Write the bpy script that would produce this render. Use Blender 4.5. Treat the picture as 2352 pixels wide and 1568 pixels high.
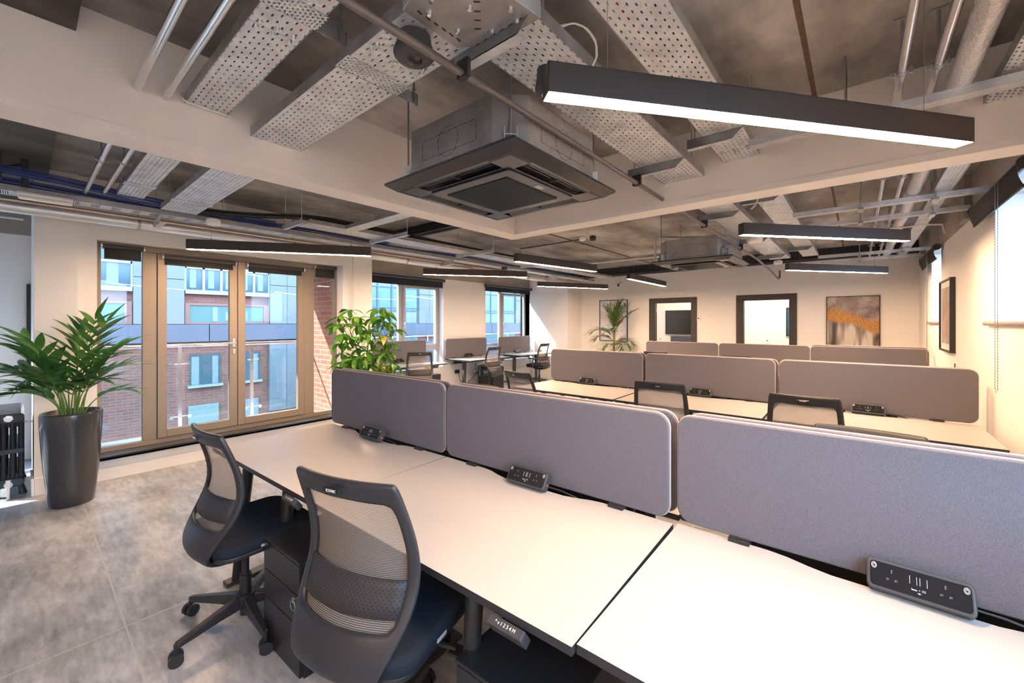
import bpy, math, random
from mathutils import Vector, Matrix
PI=math.pi
random.seed(7)
S=bpy.context.scene
for o in list(bpy.data.objects): bpy.data.objects.remove(o)
COL=S.collection
# ------------------------------------------------------------------ camera
cam=bpy.data.cameras.new('camera'); co=bpy.data.objects.new('camera',cam); COL.objects.link(co)
co.location=(0,0,1.55); co.rotation_euler=(PI/2,0,math.radians(40))
cam.sensor_width=36; cam.lens=36*947/2352; cam.shift_y=-44/2352; cam.clip_start=.02; cam.clip_end=200
S.camera=co
# ------------------------------------------------------------------ light
S.view_settings.view_transform='Standard'; S.view_settings.look='None'; S.view_settings.gamma=1
S.view_settings.use_curve_mapping=False; S.view_settings.exposure=1.54
w=bpy.data.worlds.new('sky'); S.world=w; w.use_nodes=True
nt=w.node_tree; bg=nt.nodes['Background']
bg.inputs[0].default_value=(.50,.72,1,1); bg.inputs[1].default_value=5.5
tc=nt.nodes.new('ShaderNodeTexCoord'); sz=nt.nodes.new('ShaderNodeSeparateXYZ'); wr=nt.nodes.new('ShaderNodeValToRGB')
nt.links.new(tc.outputs['Generated'],sz.inputs[0]); nt.links.new(sz.outputs[2],wr.inputs[0]); nt.links.new(wr.outputs[0],bg.inputs[0])
wr.color_ramp.elements[0].position=0.0; wr.color_ramp.elements[0].color=(.10,.105,.11,1); wr.color_ramp.elements[1].position=.02; wr.color_ramp.elements[1].color=(.46,.70,1,1)
sun=bpy.data.lights.new('sun','SUN'); sun.energy=6; sun.angle=.008; sun.color=(1,.95,.88)
so=bpy.data.objects.new('sun',sun); COL.objects.link(so)
so.rotation_euler=Vector((1.0,.92,-1.22)).to_track_quat('-Z','Y').to_euler()
def portal(x,y,z,sx,sz,rx,rz):
    l=bpy.data.lights.new('window_portal','AREA'); l.shape='RECTANGLE'; l.size=sx; l.size_y=sz
    l.cycles.is_portal=True
    o=bpy.data.objects.new('window_portal',l); COL.objects.link(o); o.location=(x,y,z); o.rotation_euler=(rx,0,rz)
for y0,y1,z0 in ((-.5,1.6,1.05),(4.0,4.9,1.53),(7.6,8.5,1.53),(-3.1,-2.2,1.53)): portal(1.14,(y0+y1)/2,(2.53+z0)/2,y1-y0,2.53-z0,PI/2,PI/2)
portal(-5.9,1.72,1.3,2.5,2.2,PI/2,-PI/2)
for y0,y1 in ((4.2,6.15),(7.54,9.3),(-3.7,-.35)): portal(-7.5,(y0+y1)/2,1.4,y1-y0,2.2,PI/2,-PI/2)

# ------------------------------------------------------------------ materials
class NB:
    def __init__(s,name):
        s.m=bpy.data.materials.new(name); s.m.use_nodes=True; s.t=s.m.node_tree
        s.t.nodes.clear(); s.out=s.n('ShaderNodeOutputMaterial')
    def n(s,typ,**k):
        x=s.t.nodes.new(typ)
        for a,b in k.items(): setattr(x,a,b)
        return x
    def l(s,a,b): s.t.links.new(a,b)
    def setin(s,sock,v):
        if v is None: return
        if hasattr(v,'is_linked') or isinstance(v,bpy.types.NodeSocket): s.l(v,sock)
        else: sock.default_value=v
    def math(s,op,a,b=None,c=None):
        x=s.n('ShaderNodeMath',operation=op)
        s.setin(x.inputs[0],a); s.setin(x.inputs[1],b) if b is not None else None
        if c is not None: s.setin(x.inputs[2],c)
        return x.outputs[0]
    def coord(s,kind='Object',scale=None):
        tc=s.n('ShaderNodeTexCoord').outputs[kind]
        if scale is None: return tc
        mp=s.n('ShaderNodeMapping'); s.l(tc,mp.inputs[0]); mp.inputs['Scale'].default_value=scale
        return mp.outputs[0]
    def noise(s,vec,scale,detail=4,rough=.55):
        x=s.n('ShaderNodeTexNoise'); s.l(vec,x.inputs['Vector']); x.inputs['Scale'].default_value=scale
        x.inputs['Detail'].default_value=detail; x.inputs['Roughness'].default_value=rough
        return x.outputs['Fac']
    def ramp(s,fac,stops):
        x=s.n('ShaderNodeValToRGB'); s.l(fac,x.inputs[0]); e=x.color_ramp.elements
        while len(e)<len(stops): e.new(.5)
        for i,(p,c) in enumerate(stops): e[i].position=p; e[i].color=(*c,1) if len(c)==3 else c
        return x.outputs[0]
    def mix(s,fac,a,b):
        x=s.n('ShaderNodeMix',data_type='RGBA'); s.setin(x.inputs[0],fac)
        s.setin(x.inputs[6],a if not isinstance(a,tuple) else (*a,1)); s.setin(x.inputs[7],b if not isinstance(b,tuple) else (*b,1))
        return x.outputs[2]
    def sep(s,vec):
        x=s.n('ShaderNodeSeparateXYZ'); s.l(vec,x.inputs[0]); return x.outputs
    def bsdf(s,col=(.8,.8,.8),rough=.5,metal=0,spec=.5,bump=None,bs=.2,bd=.002,**k):
        b=s.n('ShaderNodeBsdfPrincipled')
        s.setin(b.inputs['Base Color'],(*col,1) if isinstance(col,tuple) else col)
        s.setin(b.inputs['Roughness'],rough); s.setin(b.inputs['Metallic'],metal)
        b.inputs['Specular IOR Level'].default_value=spec
        if bump is not None:
            bp=s.n('ShaderNodeBump'); s.l(bump,bp.inputs['Height']); bp.inputs['Strength'].default_value=bs; bp.inputs['Distance'].default_value=bd
            s.l(bp.outputs[0],b.inputs['Normal'])
        return b.outputs[0]
    def done(s,sh): s.l(sh,s.out.inputs[0]); return s.m
    def holes(s,sh,mask):           # mask 1 = hole
        t=s.n('ShaderNodeBsdfTransparent'); m=s.n('ShaderNodeMixShader'); s.setin(m.inputs[0],mask)
        s.l(sh,m.inputs[1]); s.l(t.outputs[0],m.inputs[2]); return m.outputs[0]
M={}
def plain(name,col,rough=.5,metal=0,spec=.5,nz=0,ns=60,**k):
    b=NB(name)
    if nz:
        v=b.noise(b.coord(),ns,3)
        c=b.mix(v,tuple(max(0,x*(1-nz)) for x in col),tuple(min(1,x*(1+nz)) for x in col))
    else: c=col
    M[name]=b.done(b.bsdf(c,rough,metal,spec)); return M[name]
plain('wall',(.83,.81,.79),.75,nz=.015,ns=3,spec=.25)
plain('ceil_box',(.80,.77,.75),.75,nz=.015,ns=3,spec=.25)
plain('white',(.86,.86,.86),.5); plain('plastic_white',(.85,.84,.82),.35)
plain('black',(.018,.019,.022),.42); plain('fascia',(.014,.018,.027),.25,spec=.8); plain('black_gloss',(.015,.016,.018),.12)
plain('black_fabric',(.012,.018,.028),.9,nz=.3,ns=400,spec=.2)
plain('chair_plastic',(.024,.025,.030),.42); plain('desk_edge',(.03,.03,.035),.5)
plain('charcoal',(.05,.05,.055),.5); plain('frame_dark',(.045,.037,.035),.5)
plain('ped',(.014,.016,.020),.33); plain('skirt',(.84,.82,.80),.45)
plain('chrome',(.75,.76,.78),.22,1); plain('steel',(.62,.64,.66),.32,1,nz=.12,ns=12)
plain('rod',(.45,.46,.47),.4,1); plain('pipe_grey',(.16,.145,.145),.38,.5); plain('copper',(.62,.44,.34),.35,1)
plain('frame_bronze',(.27,.222,.178),.5,.25,nz=.05,ns=300); plain('win_frame',(.42,.42,.43),.5)
plain('blind',(.035,.035,.038),.85); plain('blind_tube',(.045,.04,.04),.4); plain('sill_dark',(.04,.045,.055),.22)
plain('sill_brown',(.30,.25,.22),.4); plain('pot',(.045,.047,.052),.16,spec=.6)
plain('red',(.7,.03,.03),.5); plain('blue_cable',(.03,.06,.26),.45); plain('purple',(.16,.07,.35),.5); plain('cable_black',(.02,.02,.022),.5)
plain('lead',(.75,.72,.66),.5); plain('text_white',(.85,.85,.85),.5); plain('rail',(.8,.8,.82),.25,1)
plain('radiator',(.03,.034,.042),.2,.4,spec=.6); plain('drain',(.72,.72,.70),.45)
plain('stem_green',(.16,.26,.05),.5,nz=.3,ns=20); plain('bark',(.24,.16,.08),.8,nz=.4,ns=40)
plain('duct_silver',(.74,.76,.79),.3,.55); plain('street',(.16,.19,.19),.8); plain('curtain',(.15,.18,.19),.9)
plain('tv',(.025,.026,.03),.2); plain('picture_blue',(.03,.15,.27),.3); plain('interior_blue',(.035,.07,.095),.15); plain('win_white',(.22,.235,.245),.5)
plain('wire',(.25,.22,.2),.5); plain('teal_panel',(.06,.13,.13),.25,spec=.6,nz=.3,ns=1.2); plain('slate',(.065,.072,.10),.6,nz=.1,ns=3)
plain('darkredframe',(.16,.07,.06),.5); plain('lumbar_solid',(.03,.03,.034),.5); plain('box_grey',(.42,.43,.45),.5)
plain('yellow',(.6,.7,.05),.6); plain('rust',(.10,.065,.045),.8,nz=.6,ns=30); plain('dark_steel',(.03,.035,.045),.5,.2)
plain('screen_edge',(.45,.37,.35),.8)
def mk_concrete(name,a,b_,c,sc=1):
    b=NB(name); v=b.coord('Object',(1,1,1)); n1=b.noise(v,.9*sc,6,.65); n2=b.noise(b.coord('Object',(1,.3,1)),3*sc,6,.6); n3=b.noise(v,40,3)
    m=b.math('ADD',b.math('MULTIPLY',n1,.55),b.math('MULTIPLY',n2,.45))
    col=b.ramp(m,[(.36,a),(.5,b_),(.62,c)])
    sp=b.ramp(b.noise(v,14,3,.7),[(.24,(.3,.26,.22)),(.33,(1,1,1))])
    mx=b.n('ShaderNodeMix',data_type='RGBA',blend_type='MULTIPLY'); mx.inputs[0].default_value=.55
    b.l(col,mx.inputs[6]); b.l(sp,mx.inputs[7])
    M[name]=b.done(b.bsdf(mx.outputs[2],.8,spec=.25,bump=n3,bs=.35,bd=.003))
mk_concrete('concrete',(.13,.125,.125),(.29,.28,.275),(.50,.49,.475))
mk_concrete('concrete_light',(.26,.23,.20),(.36,.33,.30),(.45,.42,.39))
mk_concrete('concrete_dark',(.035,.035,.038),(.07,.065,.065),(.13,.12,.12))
def mk_floor():
    b=NB('floor'); g=b.coord('Object',(1,1,1)); s1=b.noise(b.coord('Object',(.8,1.6,1)),1.7,7,.62); s2=b.noise(b.coord('Object',(2,7,1)),3.5,6,.65); s3=b.noise(g,.55,2)
    m=b.math('ADD',b.math('MULTIPLY',s1,.5),b.math('ADD',b.math('MULTIPLY',s2,.3),b.math('MULTIPLY',s3,.2)))
    col=b.ramp(m,[(.38,(.15,.16,.18)),(.49,(.32,.345,.385)),(.60,(.55,.59,.66))])  # blue cast puts daylight into the colour; the floor itself is neutral grey
    x,y,z=b.sep(g)
    def seam(c,off,per):
        f=b.math('PINGPONG',b.math('SUBTRACT',c,off),per/2); return b.math('LESS_THAN',f,.004)
    mk=b.math('MAXIMUM',seam(y,.345,.96),seam(x,-2.86,1.9))
    col=b.mix(b.math('MULTIPLY',mk,.9),col,(.50,.50,.48))
    M['floor']=b.done(b.bsdf(col,.30,spec=.45,bump=s2,bs=.05))
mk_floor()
def mk_top():
    b=NB('desktop_white'); M['desktop_white']=b.done(b.bsdf(b.mix(b.noise(b.coord(),2,2),(.46,.444,.434),(.49,.475,.465)),.33,spec=.4,bump=b.noise(b.coord(),500,2),bs=.04,bd=.0005))
mk_top()
def mk_fabric(name,a,c,sc=1300):
    b=NB(name); v=b.coord(); n=b.noise(v,sc,2,.7); n2=b.noise(b.coord('Object',(1,1,.45)),620,2)
    f=b.math('ADD',b.math('MULTIPLY',n,.6),b.math('MULTIPLY',n2,.4))
    M[name]=b.done(b.bsdf(b.ramp(f,[(.35,a),(.65,c)]),.95,spec=.1,bump=f,bs=.5,bd=.001))
mk_fabric('screen_fabric',(.10,.093,.108),(.20,.19,.215))
def galv(b):
    v=b.n('ShaderNodeTexVoronoi'); b.l(b.coord(),v.inputs['Vector']); v.inputs['Scale'].default_value=60
    n=b.noise(b.coord(),8,3)
    return b.bsdf(b.ramp(b.math('ADD',b.math('MULTIPLY',v.outputs['Color'],.15),n),[(.35,(.52,.55,.59)),(.75,(.74,.78,.83))]),b.math('ADD',.36,b.math('MULTIPLY',n,.15)),.55)
b=NB('galv'); M['galv']=b.done(galv(b))
def mk_perf(name,ax,px=.040,py=.050,hx=.0095,hy=.0042):      # ax: running axis 0=x 1=y
    b=NB(name); s=b.sep(b.coord()); u=s[ax]; v=s[1-ax]
    row=b.math('FLOOR',b.math('DIVIDE',v,py/2)); 
    sh=b.math('MULTIPLY',b.math('MODULO',b.math('ABSOLUTE',row),2),px/2)
    uu=b.math('SUBTRACT',b.math('PINGPONG',b.math('ADD',u,sh),px/2),0)
    vv=b.math('SUBTRACT',b.math('MODULO',b.math('ADD',v,100*py),py/2),py/4)
    m=b.math('MULTIPLY',b.math('LESS_THAN',uu,hx),b.math('LESS_THAN',b.math('ABSOLUTE',vv),hy))
    M[name]=b.done(b.holes(galv(b),m))
mk_perf('perf_x',0,.046,.050,.0088,.0034); mk_perf('perf_y',1,.046,.050,.0088,.0034)
mk_perf('perf_small_y',1,.034,.040,.008,.004); mk_perf('slot_x',0,.12,.02,.035,.002); mk_perf('perf_tab',0,.022,.026,.006,.0035)
def mk_band(name):
    b=NB(name); s=b.sep(b.coord()); y=b.math('ADD',s[1],100)
    m=b.math('MULTIPLY',b.math('LESS_THAN',b.math('MODULO',y,.13),.06),b.math('LESS_THAN',b.math('MODULO',y,.012),.005))
    m=b.math('MULTIPLY',m,b.math('LESS_THAN',b.math('ABSOLUTE',s[0]),.07)); M[name]=b.done(b.holes(galv(b),m))
mk_band('band_y')
def galv2(name,c0,c1,me):
    b=NB(name); n=b.noise(b.coord(),7,3); M[name]=b.done(b.bsdf(b.ramp(n,[(.35,c0),(.7,c1)]),.38,me))
galv2('galv_body',(.30,.30,.30),(.42,.42,.42),.6); galv2('galv_dark',(.20,.22,.24),(.32,.34,.36),.7); galv2('galv_rail',(.34,.35,.37),(.50,.51,.52),.6)
def mk_mesh():
    b=NB('chair_mesh'); z=b.sep(b.coord())[2]
    f=b.math('MODULO',b.math('MULTIPLY',z,200),1.0)
    m=b.math('LESS_THAN',f,.66)
    sh=b.bsdf(b.mix(m,(.035,.033,.035),(.50,.46,.42)),.8,spec=.2)
    M['chair_mesh']=b.done(b.holes(sh,b.math('MULTIPLY',m,.55)))
    b=NB('lumbar'); s=b.sep(b.coord()); px=.016
    row=b.math('FLOOR',b.math('DIVIDE',s[2],px/2)); sh_=b.math('MULTIPLY',b.math('MODULO',row,2),px/2)
    uu=b.math('PINGPONG',b.math('ADD',s[0],sh_),px/2); vv=b.math('SUBTRACT',b.math('MODULO',s[2],px/2),px/4)
    r=b.math('ADD',b.math('MULTIPLY',uu,uu),b.math('MULTIPLY',vv,vv)); m=b.math('LESS_THAN',r,.0024**2)
    M['lumbar']=b.done(b.bsdf(b.mix(m,(.032,.030,.034),(.006,.006,.008)),.6))
mk_mesh()
def mk_glass(name,tint,refl=.9,rough=.0):
    b=NB(name); t=b.n('ShaderNodeBsdfTransparent'); t.inputs[0].default_value=(*tint,1)
    g=b.n('ShaderNodeBsdfGlossy'); g.inputs['Roughness'].default_value=rough; g.inputs[0].default_value=(refl,refl,refl,1)
    lw=b.n('ShaderNodeLayerWeight'); lw.inputs[0].default_value=.5; fr=b.math('ADD',b.math('MULTIPLY',b.math('POWER',lw.outputs['Facing'],4),.40),.025)
    m=b.n('ShaderNodeMixShader'); b.l(fr,m.inputs[0]); b.l(t.outputs[0],m.inputs[1]); b.l(g.outputs[0],m.inputs[2])
    M[name]=b.done(m.outputs[0])
mk_glass('glass',(.97,.985,.98)); mk_glass('glass_balcony',(.90,.97,.96))
def mk_frost():
    b=NB('frosted_glass'); t=b.n('ShaderNodeBsdfTranslucent'); t.inputs[0].default_value=(.95,.97,1,1); u=b.n('ShaderNodeBsdfTransparent')
    m=b.n('ShaderNodeMixShader'); m.inputs[0].default_value=.55; b.l(t.outputs[0],m.inputs[1]); b.l(u.outputs[0],m.inputs[2]); M['frosted_glass']=b.done(m.outputs[0])
mk_frost()
def emis(name,col,st):
    b=NB(name); e=b.n('ShaderNodeEmission'); e.inputs[0].default_value=(*col,1); e.inputs[1].default_value=st; M[name]=b.done(e.outputs[0])
emis('led',(1,.64,.38),82); emis('led_room',(1,.84,.68),12); emis('red_led',(1,.05,.02),4)
def mk_brick(name,a,c,mortar,ax,sc=1):
    b=NB(name); s=b.sep(b.coord()); cb=b.n('ShaderNodeCombineXYZ'); b.l(s[ax],cb.inputs[0]); b.l(s[2],cb.inputs[1])
    t=b.n('ShaderNodeTexBrick'); b.l(cb.outputs[0],t.inputs['Vector']); t.inputs['Scale'].default_value=1
    t.inputs['Brick Width'].default_value=.225*sc; t.inputs['Row Height'].default_value=.075*sc; t.inputs['Mortar Size'].default_value=.006*sc
    t.inputs['Color1'].default_value=(*a,1); t.inputs['Color2'].default_value=(*c,1); t.inputs['Mortar'].default_value=(*mortar,1)
    t.inputs['Bias'].default_value=-.1
    M[name]=b.done(b.bsdf(t.outputs['Color'],.85,spec=.2,bump=t.outputs['Fac'],bs=-.3,bd=.004))
mk_brick('brick_x',(.46,.17,.11),(.38,.13,.09),(.36,.33,.30),0); mk_brick('brick_y',(.20,.075,.06),(.155,.06,.048),(.15,.135,.125),1)
def mk_stone():
    b=NB('stone_panel'); g=b.coord(); n=b.noise(g,30,4,.7); n2=b.noise(g,1.5,2)
    M['stone_panel']=b.done(b.bsdf(b.mix(b.math('ADD',b.math('MULTIPLY',n,.6),b.math('MULTIPLY',n2,.4)),(.085,.09,.105),(.15,.16,.18)),.7))
mk_stone()
def mk_leaf(name,a,c,d=None):
    b=NB(name); n=b.noise(b.coord(),9,3,.6); col=b.ramp(n,[(.32,a),(.55,c),(.72,d or c)])
    p=b.bsdf(col,.38,spec=.45); t=b.n('ShaderNodeBsdfTranslucent'); b.l(col,t.inputs[0]); m=b.n('ShaderNodeMixShader'); m.inputs[0].default_value=.3
    b.l(p,m.inputs[1]); b.l(t.outputs[0],m.inputs[2]); M[name]=b.done(m.outputs[0])
mk_leaf('palm_leaf',(.04,.13,.04),(.09,.25,.06),(.18,.38,.07)); mk_leaf('tree_leaf',(.03,.12,.015),(.09,.26,.03),(.30,.38,.05))
mk_leaf('far_palm',(.05,.09,.02),(.11,.20,.04),(.25,.30,.06)); mk_leaf('yellow_leaf',(.25,.28,.03),(.50,.42,.05),(.6,.45,.06))
def mk_gravel():
    b=NB('gravel'); v=b.n('ShaderNodeTexVoronoi'); b.l(b.coord(),v.inputs['Vector']); v.inputs['Scale'].default_value=55
    M['gravel']=b.done(b.bsdf(b.mix(b.sep(v.outputs['Color'])[0],(.14,.07,.04),(.48,.30,.20)),.8,bump=v.outputs['Distance'],bs=1,bd=.01))
mk_gravel()
def mk_foil():
    b=NB('foil'); n=b.noise(b.coord('Object',(1,.5,1)),38,4,.7); M['foil']=b.done(b.bsdf((.72,.72,.73),.28,.95,bump=n,bs=.9,bd=.012))
mk_foil()
def mk_gold():
    b=NB('gold_painting'); g=b.coord(); x,y,z=b.sep(g)      # object origin: panel centre, x -.38..38, z -.5...5
    n=b.noise(g,3,6,.6); nb=b.noise(g,2.2,3,.5); fine=b.noise(b.coord('Object',(1,1,2)),45,5,.75)
    band=b.math('ADD',b.math('MULTIPLY',x,-.42),b.math('MULTIPLY',b.math('SUBTRACT',nb,.5),.7))
    d=b.math('ABSOLUTE',b.math('SUBTRACT',z,b.math('ADD',band,.06)))
    gm=b.ramp(b.math('ADD',d,b.math('MULTIPLY',b.math('SUBTRACT',fine,.5),-.55)),[(.06,(1,1,1)),(.16,(0,0,0))])
    back=b.ramp(n,[(.34,(.06,.045,.05)),(.5,(.17,.13,.13)),(.66,(.42,.37,.36))])
    low=b.ramp(b.noise(b.coord('Object',(4,1,.7)),1.5,2,.4),[(.40,(.07,.055,.055)),(.50,(.25,.21,.18)),(.58,(.60,.56,.49))])
    lm=b.ramp(b.math('SUBTRACT',band,z),[(.0,(0,0,0)),(.14,(1,1,1))])
    c=b.mix(lm,back,low); gc=b.ramp(fine,[(.4,(.13,.05,.01)),(.52,(.55,.24,.04)),(.66,(.85,.48,.12))])
    M['gold_painting']=b.done(b.bsdf(b.mix(gm,c,gc),.25))
    b=NB('pink_print'); g=b.coord(); n=b.noise(g,3.2,4,.5); n2=b.noise(b.coord('Object',(1,1,.6)),6,4,.6); x,y,z=b.sep(g)
    c=b.ramp(n,[(.40,(.62,.60,.66)),(.52,(.80,.78,.80)),(.62,(.55,.66,.78))]); m=b.ramp(n2,[(.60,(0,0,0)),(.66,(1,1,1))])
    M['pink_print']=b.done(b.bsdf(b.mix(m,c,(.70,.28,.20)),.2))
    b=NB('grey_print'); g=b.coord(); x,y,z=b.sep(g); n=b.noise(g,5,6,.7); c=b.ramp(n,[(.35,(.18,.15,.15)),(.5,(.34,.28,.25)),(.66,(.52,.42,.32))])
    M['grey_print']=b.done(b.bsdf(c,.35))
    plain('mount',(.78,.74,.70),.5)
mk_gold()
# ------------------------------------------------------------------ mesh builder
class MB:
    def __init__(s): s.v=[]; s.f=[]; s.mi=[]; s.sm=[]; s.cur=0; s.T=None
    def add(s,vs,fs,smooth=False):
        o=len(s.v)
        if s.T is not None: vs=[s.T@Vector(p) for p in vs]
        s.v+= [tuple(p) for p in vs]
        for f in fs: s.f.append([i+o for i in f]); s.mi.append(s.cur); s.sm.append(smooth)
        return s
    def m(s,i): s.cur=i; return s
    def box(s,x0,y0,z0,x1,y1,z1):
        if x0>x1:x0,x1=x1,x0
        if y0>y1:y0,y1=y1,y0
        if z0>z1:z0,z1=z1,z0
        return s.add([(x0,y0,z0),(x1,y0,z0),(x1,y1,z0),(x0,y1,z0),(x0,y0,z1),(x1,y0,z1),(x1,y1,z1),(x0,y1,z1)],
          [(0,3,2,1),(4,5,6,7),(0,1,5,4),(1,2,6,5),(2,3,7,6),(3,0,4,7)])
    def obox(s,c,sz,R):
        hx,hy,hz=[q/2 for q in sz]; T=Matrix.Translation(c)@R.to_4x4()
        vs=[T@Vector(p) for p in ((-hx,-hy,-hz),(hx,-hy,-hz),(hx,hy,-hz),(-hx,hy,-hz),(-hx,-hy,hz),(hx,-hy,hz),(hx,hy,hz),(-hx,hy,hz))]
        return s.add(vs,[(0,3,2,1),(4,5,6,7),(0,1,5,4),(1,2,6,5),(2,3,7,6),(3,0,4,7)])
    def cyl(s,p0,p1,r0,r1=None,n=12,cap=True):
        p0=Vector(p0);p1=Vector(p1); r1=r0 if r1 is None else r1
        d=(p1-p0).normalized(); a=d.orthogonal().normalized(); b_=d.cross(a)
        vs=[p0+(a*math.cos(t)+b_*math.sin(t))*r0 for t in [2*PI*i/n for i in range(n)]]+[p1+(a*math.cos(t)+b_*math.sin(t))*r1 for t in [2*PI*i/n for i in range(n)]]
        s.add(vs,[(i,(i+1)%n,n+(i+1)%n,n+i) for i in range(n)],True)
        if cap: s.add(vs,[tuple(range(n))[::-1],tuple(range(n,2*n))])
        return s
    def tube(s,pts,r,n=8,rs=None):
        pts=[Vector(p) for p in pts]; N=len(pts); vs=[]; a=None
        for i,p in enumerate(pts):
            d=(pts[min(i+1,N-1)]-pts[max(i-1,0)]).normalized()
            if a is None: a=d.orthogonal().normalized()
            a=(a-d*a.dot(d)).normalized(); b_=d.cross(a); rr=rs[i] if rs else r
            vs+=[p+(a*math.cos(2*PI*k/n)+b_*math.sin(2*PI*k/n))*rr for k in range(n)]
        fs=[(i*n+k,i*n+(k+1)%n,(i+1)*n+(k+1)%n,(i+1)*n+k) for i in range(N-1) for k in range(n)]
        s.add(vs,fs,True); s.add(vs,[tuple(range(n))[::-1],tuple(range((N-1)*n,N*n))]); return s
    def lathe(s,prof,n=32,c=(0,0,0),sy=1):
        vs=[];K=len(prof)
        for r,z in prof: vs+=[(c[0]+r*math.cos(2*PI*k/n),c[1]+sy*r*math.sin(2*PI*k/n),c[2]+z) for k in range(n)]
        return s.add(vs,[(i*n+k,i*n+(k+1)%n,(i+1)*n+(k+1)%n,(i+1)*n+k) for i in range(K-1) for k in range(n)],True)
    def disc(s,c,r,n=24,up=1):
        vs=[(c[0]+r*math.cos(2*PI*k/n),c[1]+r*math.sin(2*PI*k/n),c[2]) for k in range(n)]
        return s.add(vs,[tuple(range(n)) if up>0 else tuple(range(n))[::-1]])
    def prism(s,poly,h0,h1,fr=None):      # poly in (a,b); fr maps (a,b,h)->xyz
        fr=fr or (lambda a,b,h:(a,b,h)); n=len(poly)
        vs=[fr(a,b,h0) for a,b in poly]+[fr(a,b,h1) for a,b in poly]
        return s.add(vs,[tuple(range(n))[::-1],tuple(range(n,2*n))]+[(i,(i+1)%n,n+(i+1)%n,n+i) for i in range(n)])
    def build(s,name,mat,parent=None,bevel=0,seg=2,sub=0,solid=0,loc=None,origin=None):
        me=bpy.data.meshes.new(name)
        vs=s.v
        if origin: vs=[(p[0]-origin[0],p[1]-origin[1],p[2]-origin[2]) for p in vs]
        me.from_pydata(vs,[],s.f); 
        mats=mat if isinstance(mat,(list,tuple)) else [mat]
        for q in mats: me.materials.append(M[q])
        me.polygons.foreach_set('material_index',s.mi); me.polygons.foreach_set('use_smooth',s.sm); me.update()
        o=bpy.data.objects.new(name,me); COL.objects.link(o)
        if origin: o.location=origin
        if loc: o.location=loc
        if parent is not None: o.parent=parent
        if solid:
            q=o.modifiers.new('solid','SOLIDIFY'); q.thickness=solid; q.offset=0
        if sub:
            q=o.modifiers.new('sub','SUBSURF'); q.levels=sub; q.render_levels=sub
        if bevel:
            q=o.modifiers.new('bevel','BEVEL'); q.width=bevel; q.segments=seg; q.limit_method='ANGLE'; q.angle_limit=math.radians(40)
            q.harden_normals=False
        return o
def rrect(x0,z0,x1,z1,r,n=6):
    p=[]
    for cx,cz,a0 in ((x1-r,z1-r,0),(x0+r,z1-r,90),(x0+r,z0+r,180),(x1-r,z0+r,270)):
        for k in range(n+1):
            a=math.radians(a0+90*k/n); p.append((cx+r*math.cos(a),cz+r*math.sin(a)))
    return p
def empty(name,loc,rz=0):
    o=bpy.data.objects.new(name,None); COL.objects.link(o); o.location=loc; o.rotation_euler=(0,0,rz); o.empty_display_size=.05; return o
def tag(o,label,cat,group=None):
    o['label']=label; o['category']=cat
    if group: o['group']=group
    return o
def struct(o): o['kind']='structure'; return o
def thing(name,label,cat,loc=(0,0,0),rz=0,group=None): return tag(empty(name,loc,rz),label,cat,group)
def dup(root,loc,rz,label,group=None):
    r=root.copy(); COL.objects.link(r); r.location=loc; r.rotation_euler=(0,0,rz); r['label']=label
    if group: r['group']=group
    for ch in list(root.children):
        c=ch.copy(); COL.objects.link(c); c.parent=r
        for g in ch.children:
            d=g.copy(); COL.objects.link(d); d.parent=c
    return r
def text(body,size,mat,parent,Mx,ext=.0004,name='lettering'):
    cu=bpy.data.curves.new(name,'FONT'); cu.body=body; cu.size=size; cu.extrude=ext; cu.align_x='CENTER'; cu.align_y='CENTER'
    t=bpy.data.objects.new(name,cu); COL.objects.link(t); dg=bpy.context.evaluated_depsgraph_get()
    me=bpy.data.meshes.new_from_object(t.evaluated_get(dg)); bpy.data.objects.remove(t)
    me.materials.clear(); me.materials.append(M[mat]); o=bpy.data.objects.new(name,me); COL.objects.link(o); o.matrix_local=Mx; o.parent=parent; return o
# ================================================================== STRUCTURE
CZ=2.94; XR=.82; XL=-7.2; YF=10.1; YB=-4.0; PT=2.53
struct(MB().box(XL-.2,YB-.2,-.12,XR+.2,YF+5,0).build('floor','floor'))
mb=MB().box(XL-.4,YB-.2,CZ,XR+.3,YF+5,CZ+.25); struct(mb.build('ceiling','concrete'))
# concrete downstand running across near the camera, and ceiling joints
struct(MB().box(XL,-.35,2.82,XR,.155,CZ).build('trim_1','concrete_dark'))
struct(MB().box(-.216,YB,CZ-.004,-.192,YF,CZ+.01).build('trim_2','rust'))
struct(MB().box(-3.72,3.4,CZ-.012,-3.70,YF,CZ+.01).build('trim_3','rust'))
# white boxed downstand beam (L shape) with bead
mb=MB()
mb.box(-2.80,YB,2.42,-2.615,3.34,CZ).box(-2.615,3.155,2.42,XR,3.34,CZ)
struct(mb.build('trim_4','ceil_box'))
mb=MB(); mb.box(-2.615,YB,2.42,-2.611,3.155,2.462).box(-2.611,3.151,2.42,XR,3.155,2.462)
struct(mb.build('trim_5','ceil_box',bevel=.001))
# dark steel beams
struct(MB().box(-7.2,3.66,2.80,-2.8,3.70,2.94).box(-7.2,3.60,2.80,-2.8,3.76,2.815).build('trim_6','dark_steel'))
struct(MB().box(-5.9,9.72,2.76,XR,9.80,2.94).box(-5.9,9.66,2.76,XR,9.86,2.775).box(-5.9,9.95,2.76,XR,10.1,2.94).build('trim_7','dark_steel'))
# left wall : window wall set back at XL, pier block with the French doors protrudes to -5.66
def wallbox(name,*bx,mat='wall',bevel=0):
    mb=MB()
    for q in bx: mb.box(*q)
    return struct(mb.build(name,mat,bevel=bevel))
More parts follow.
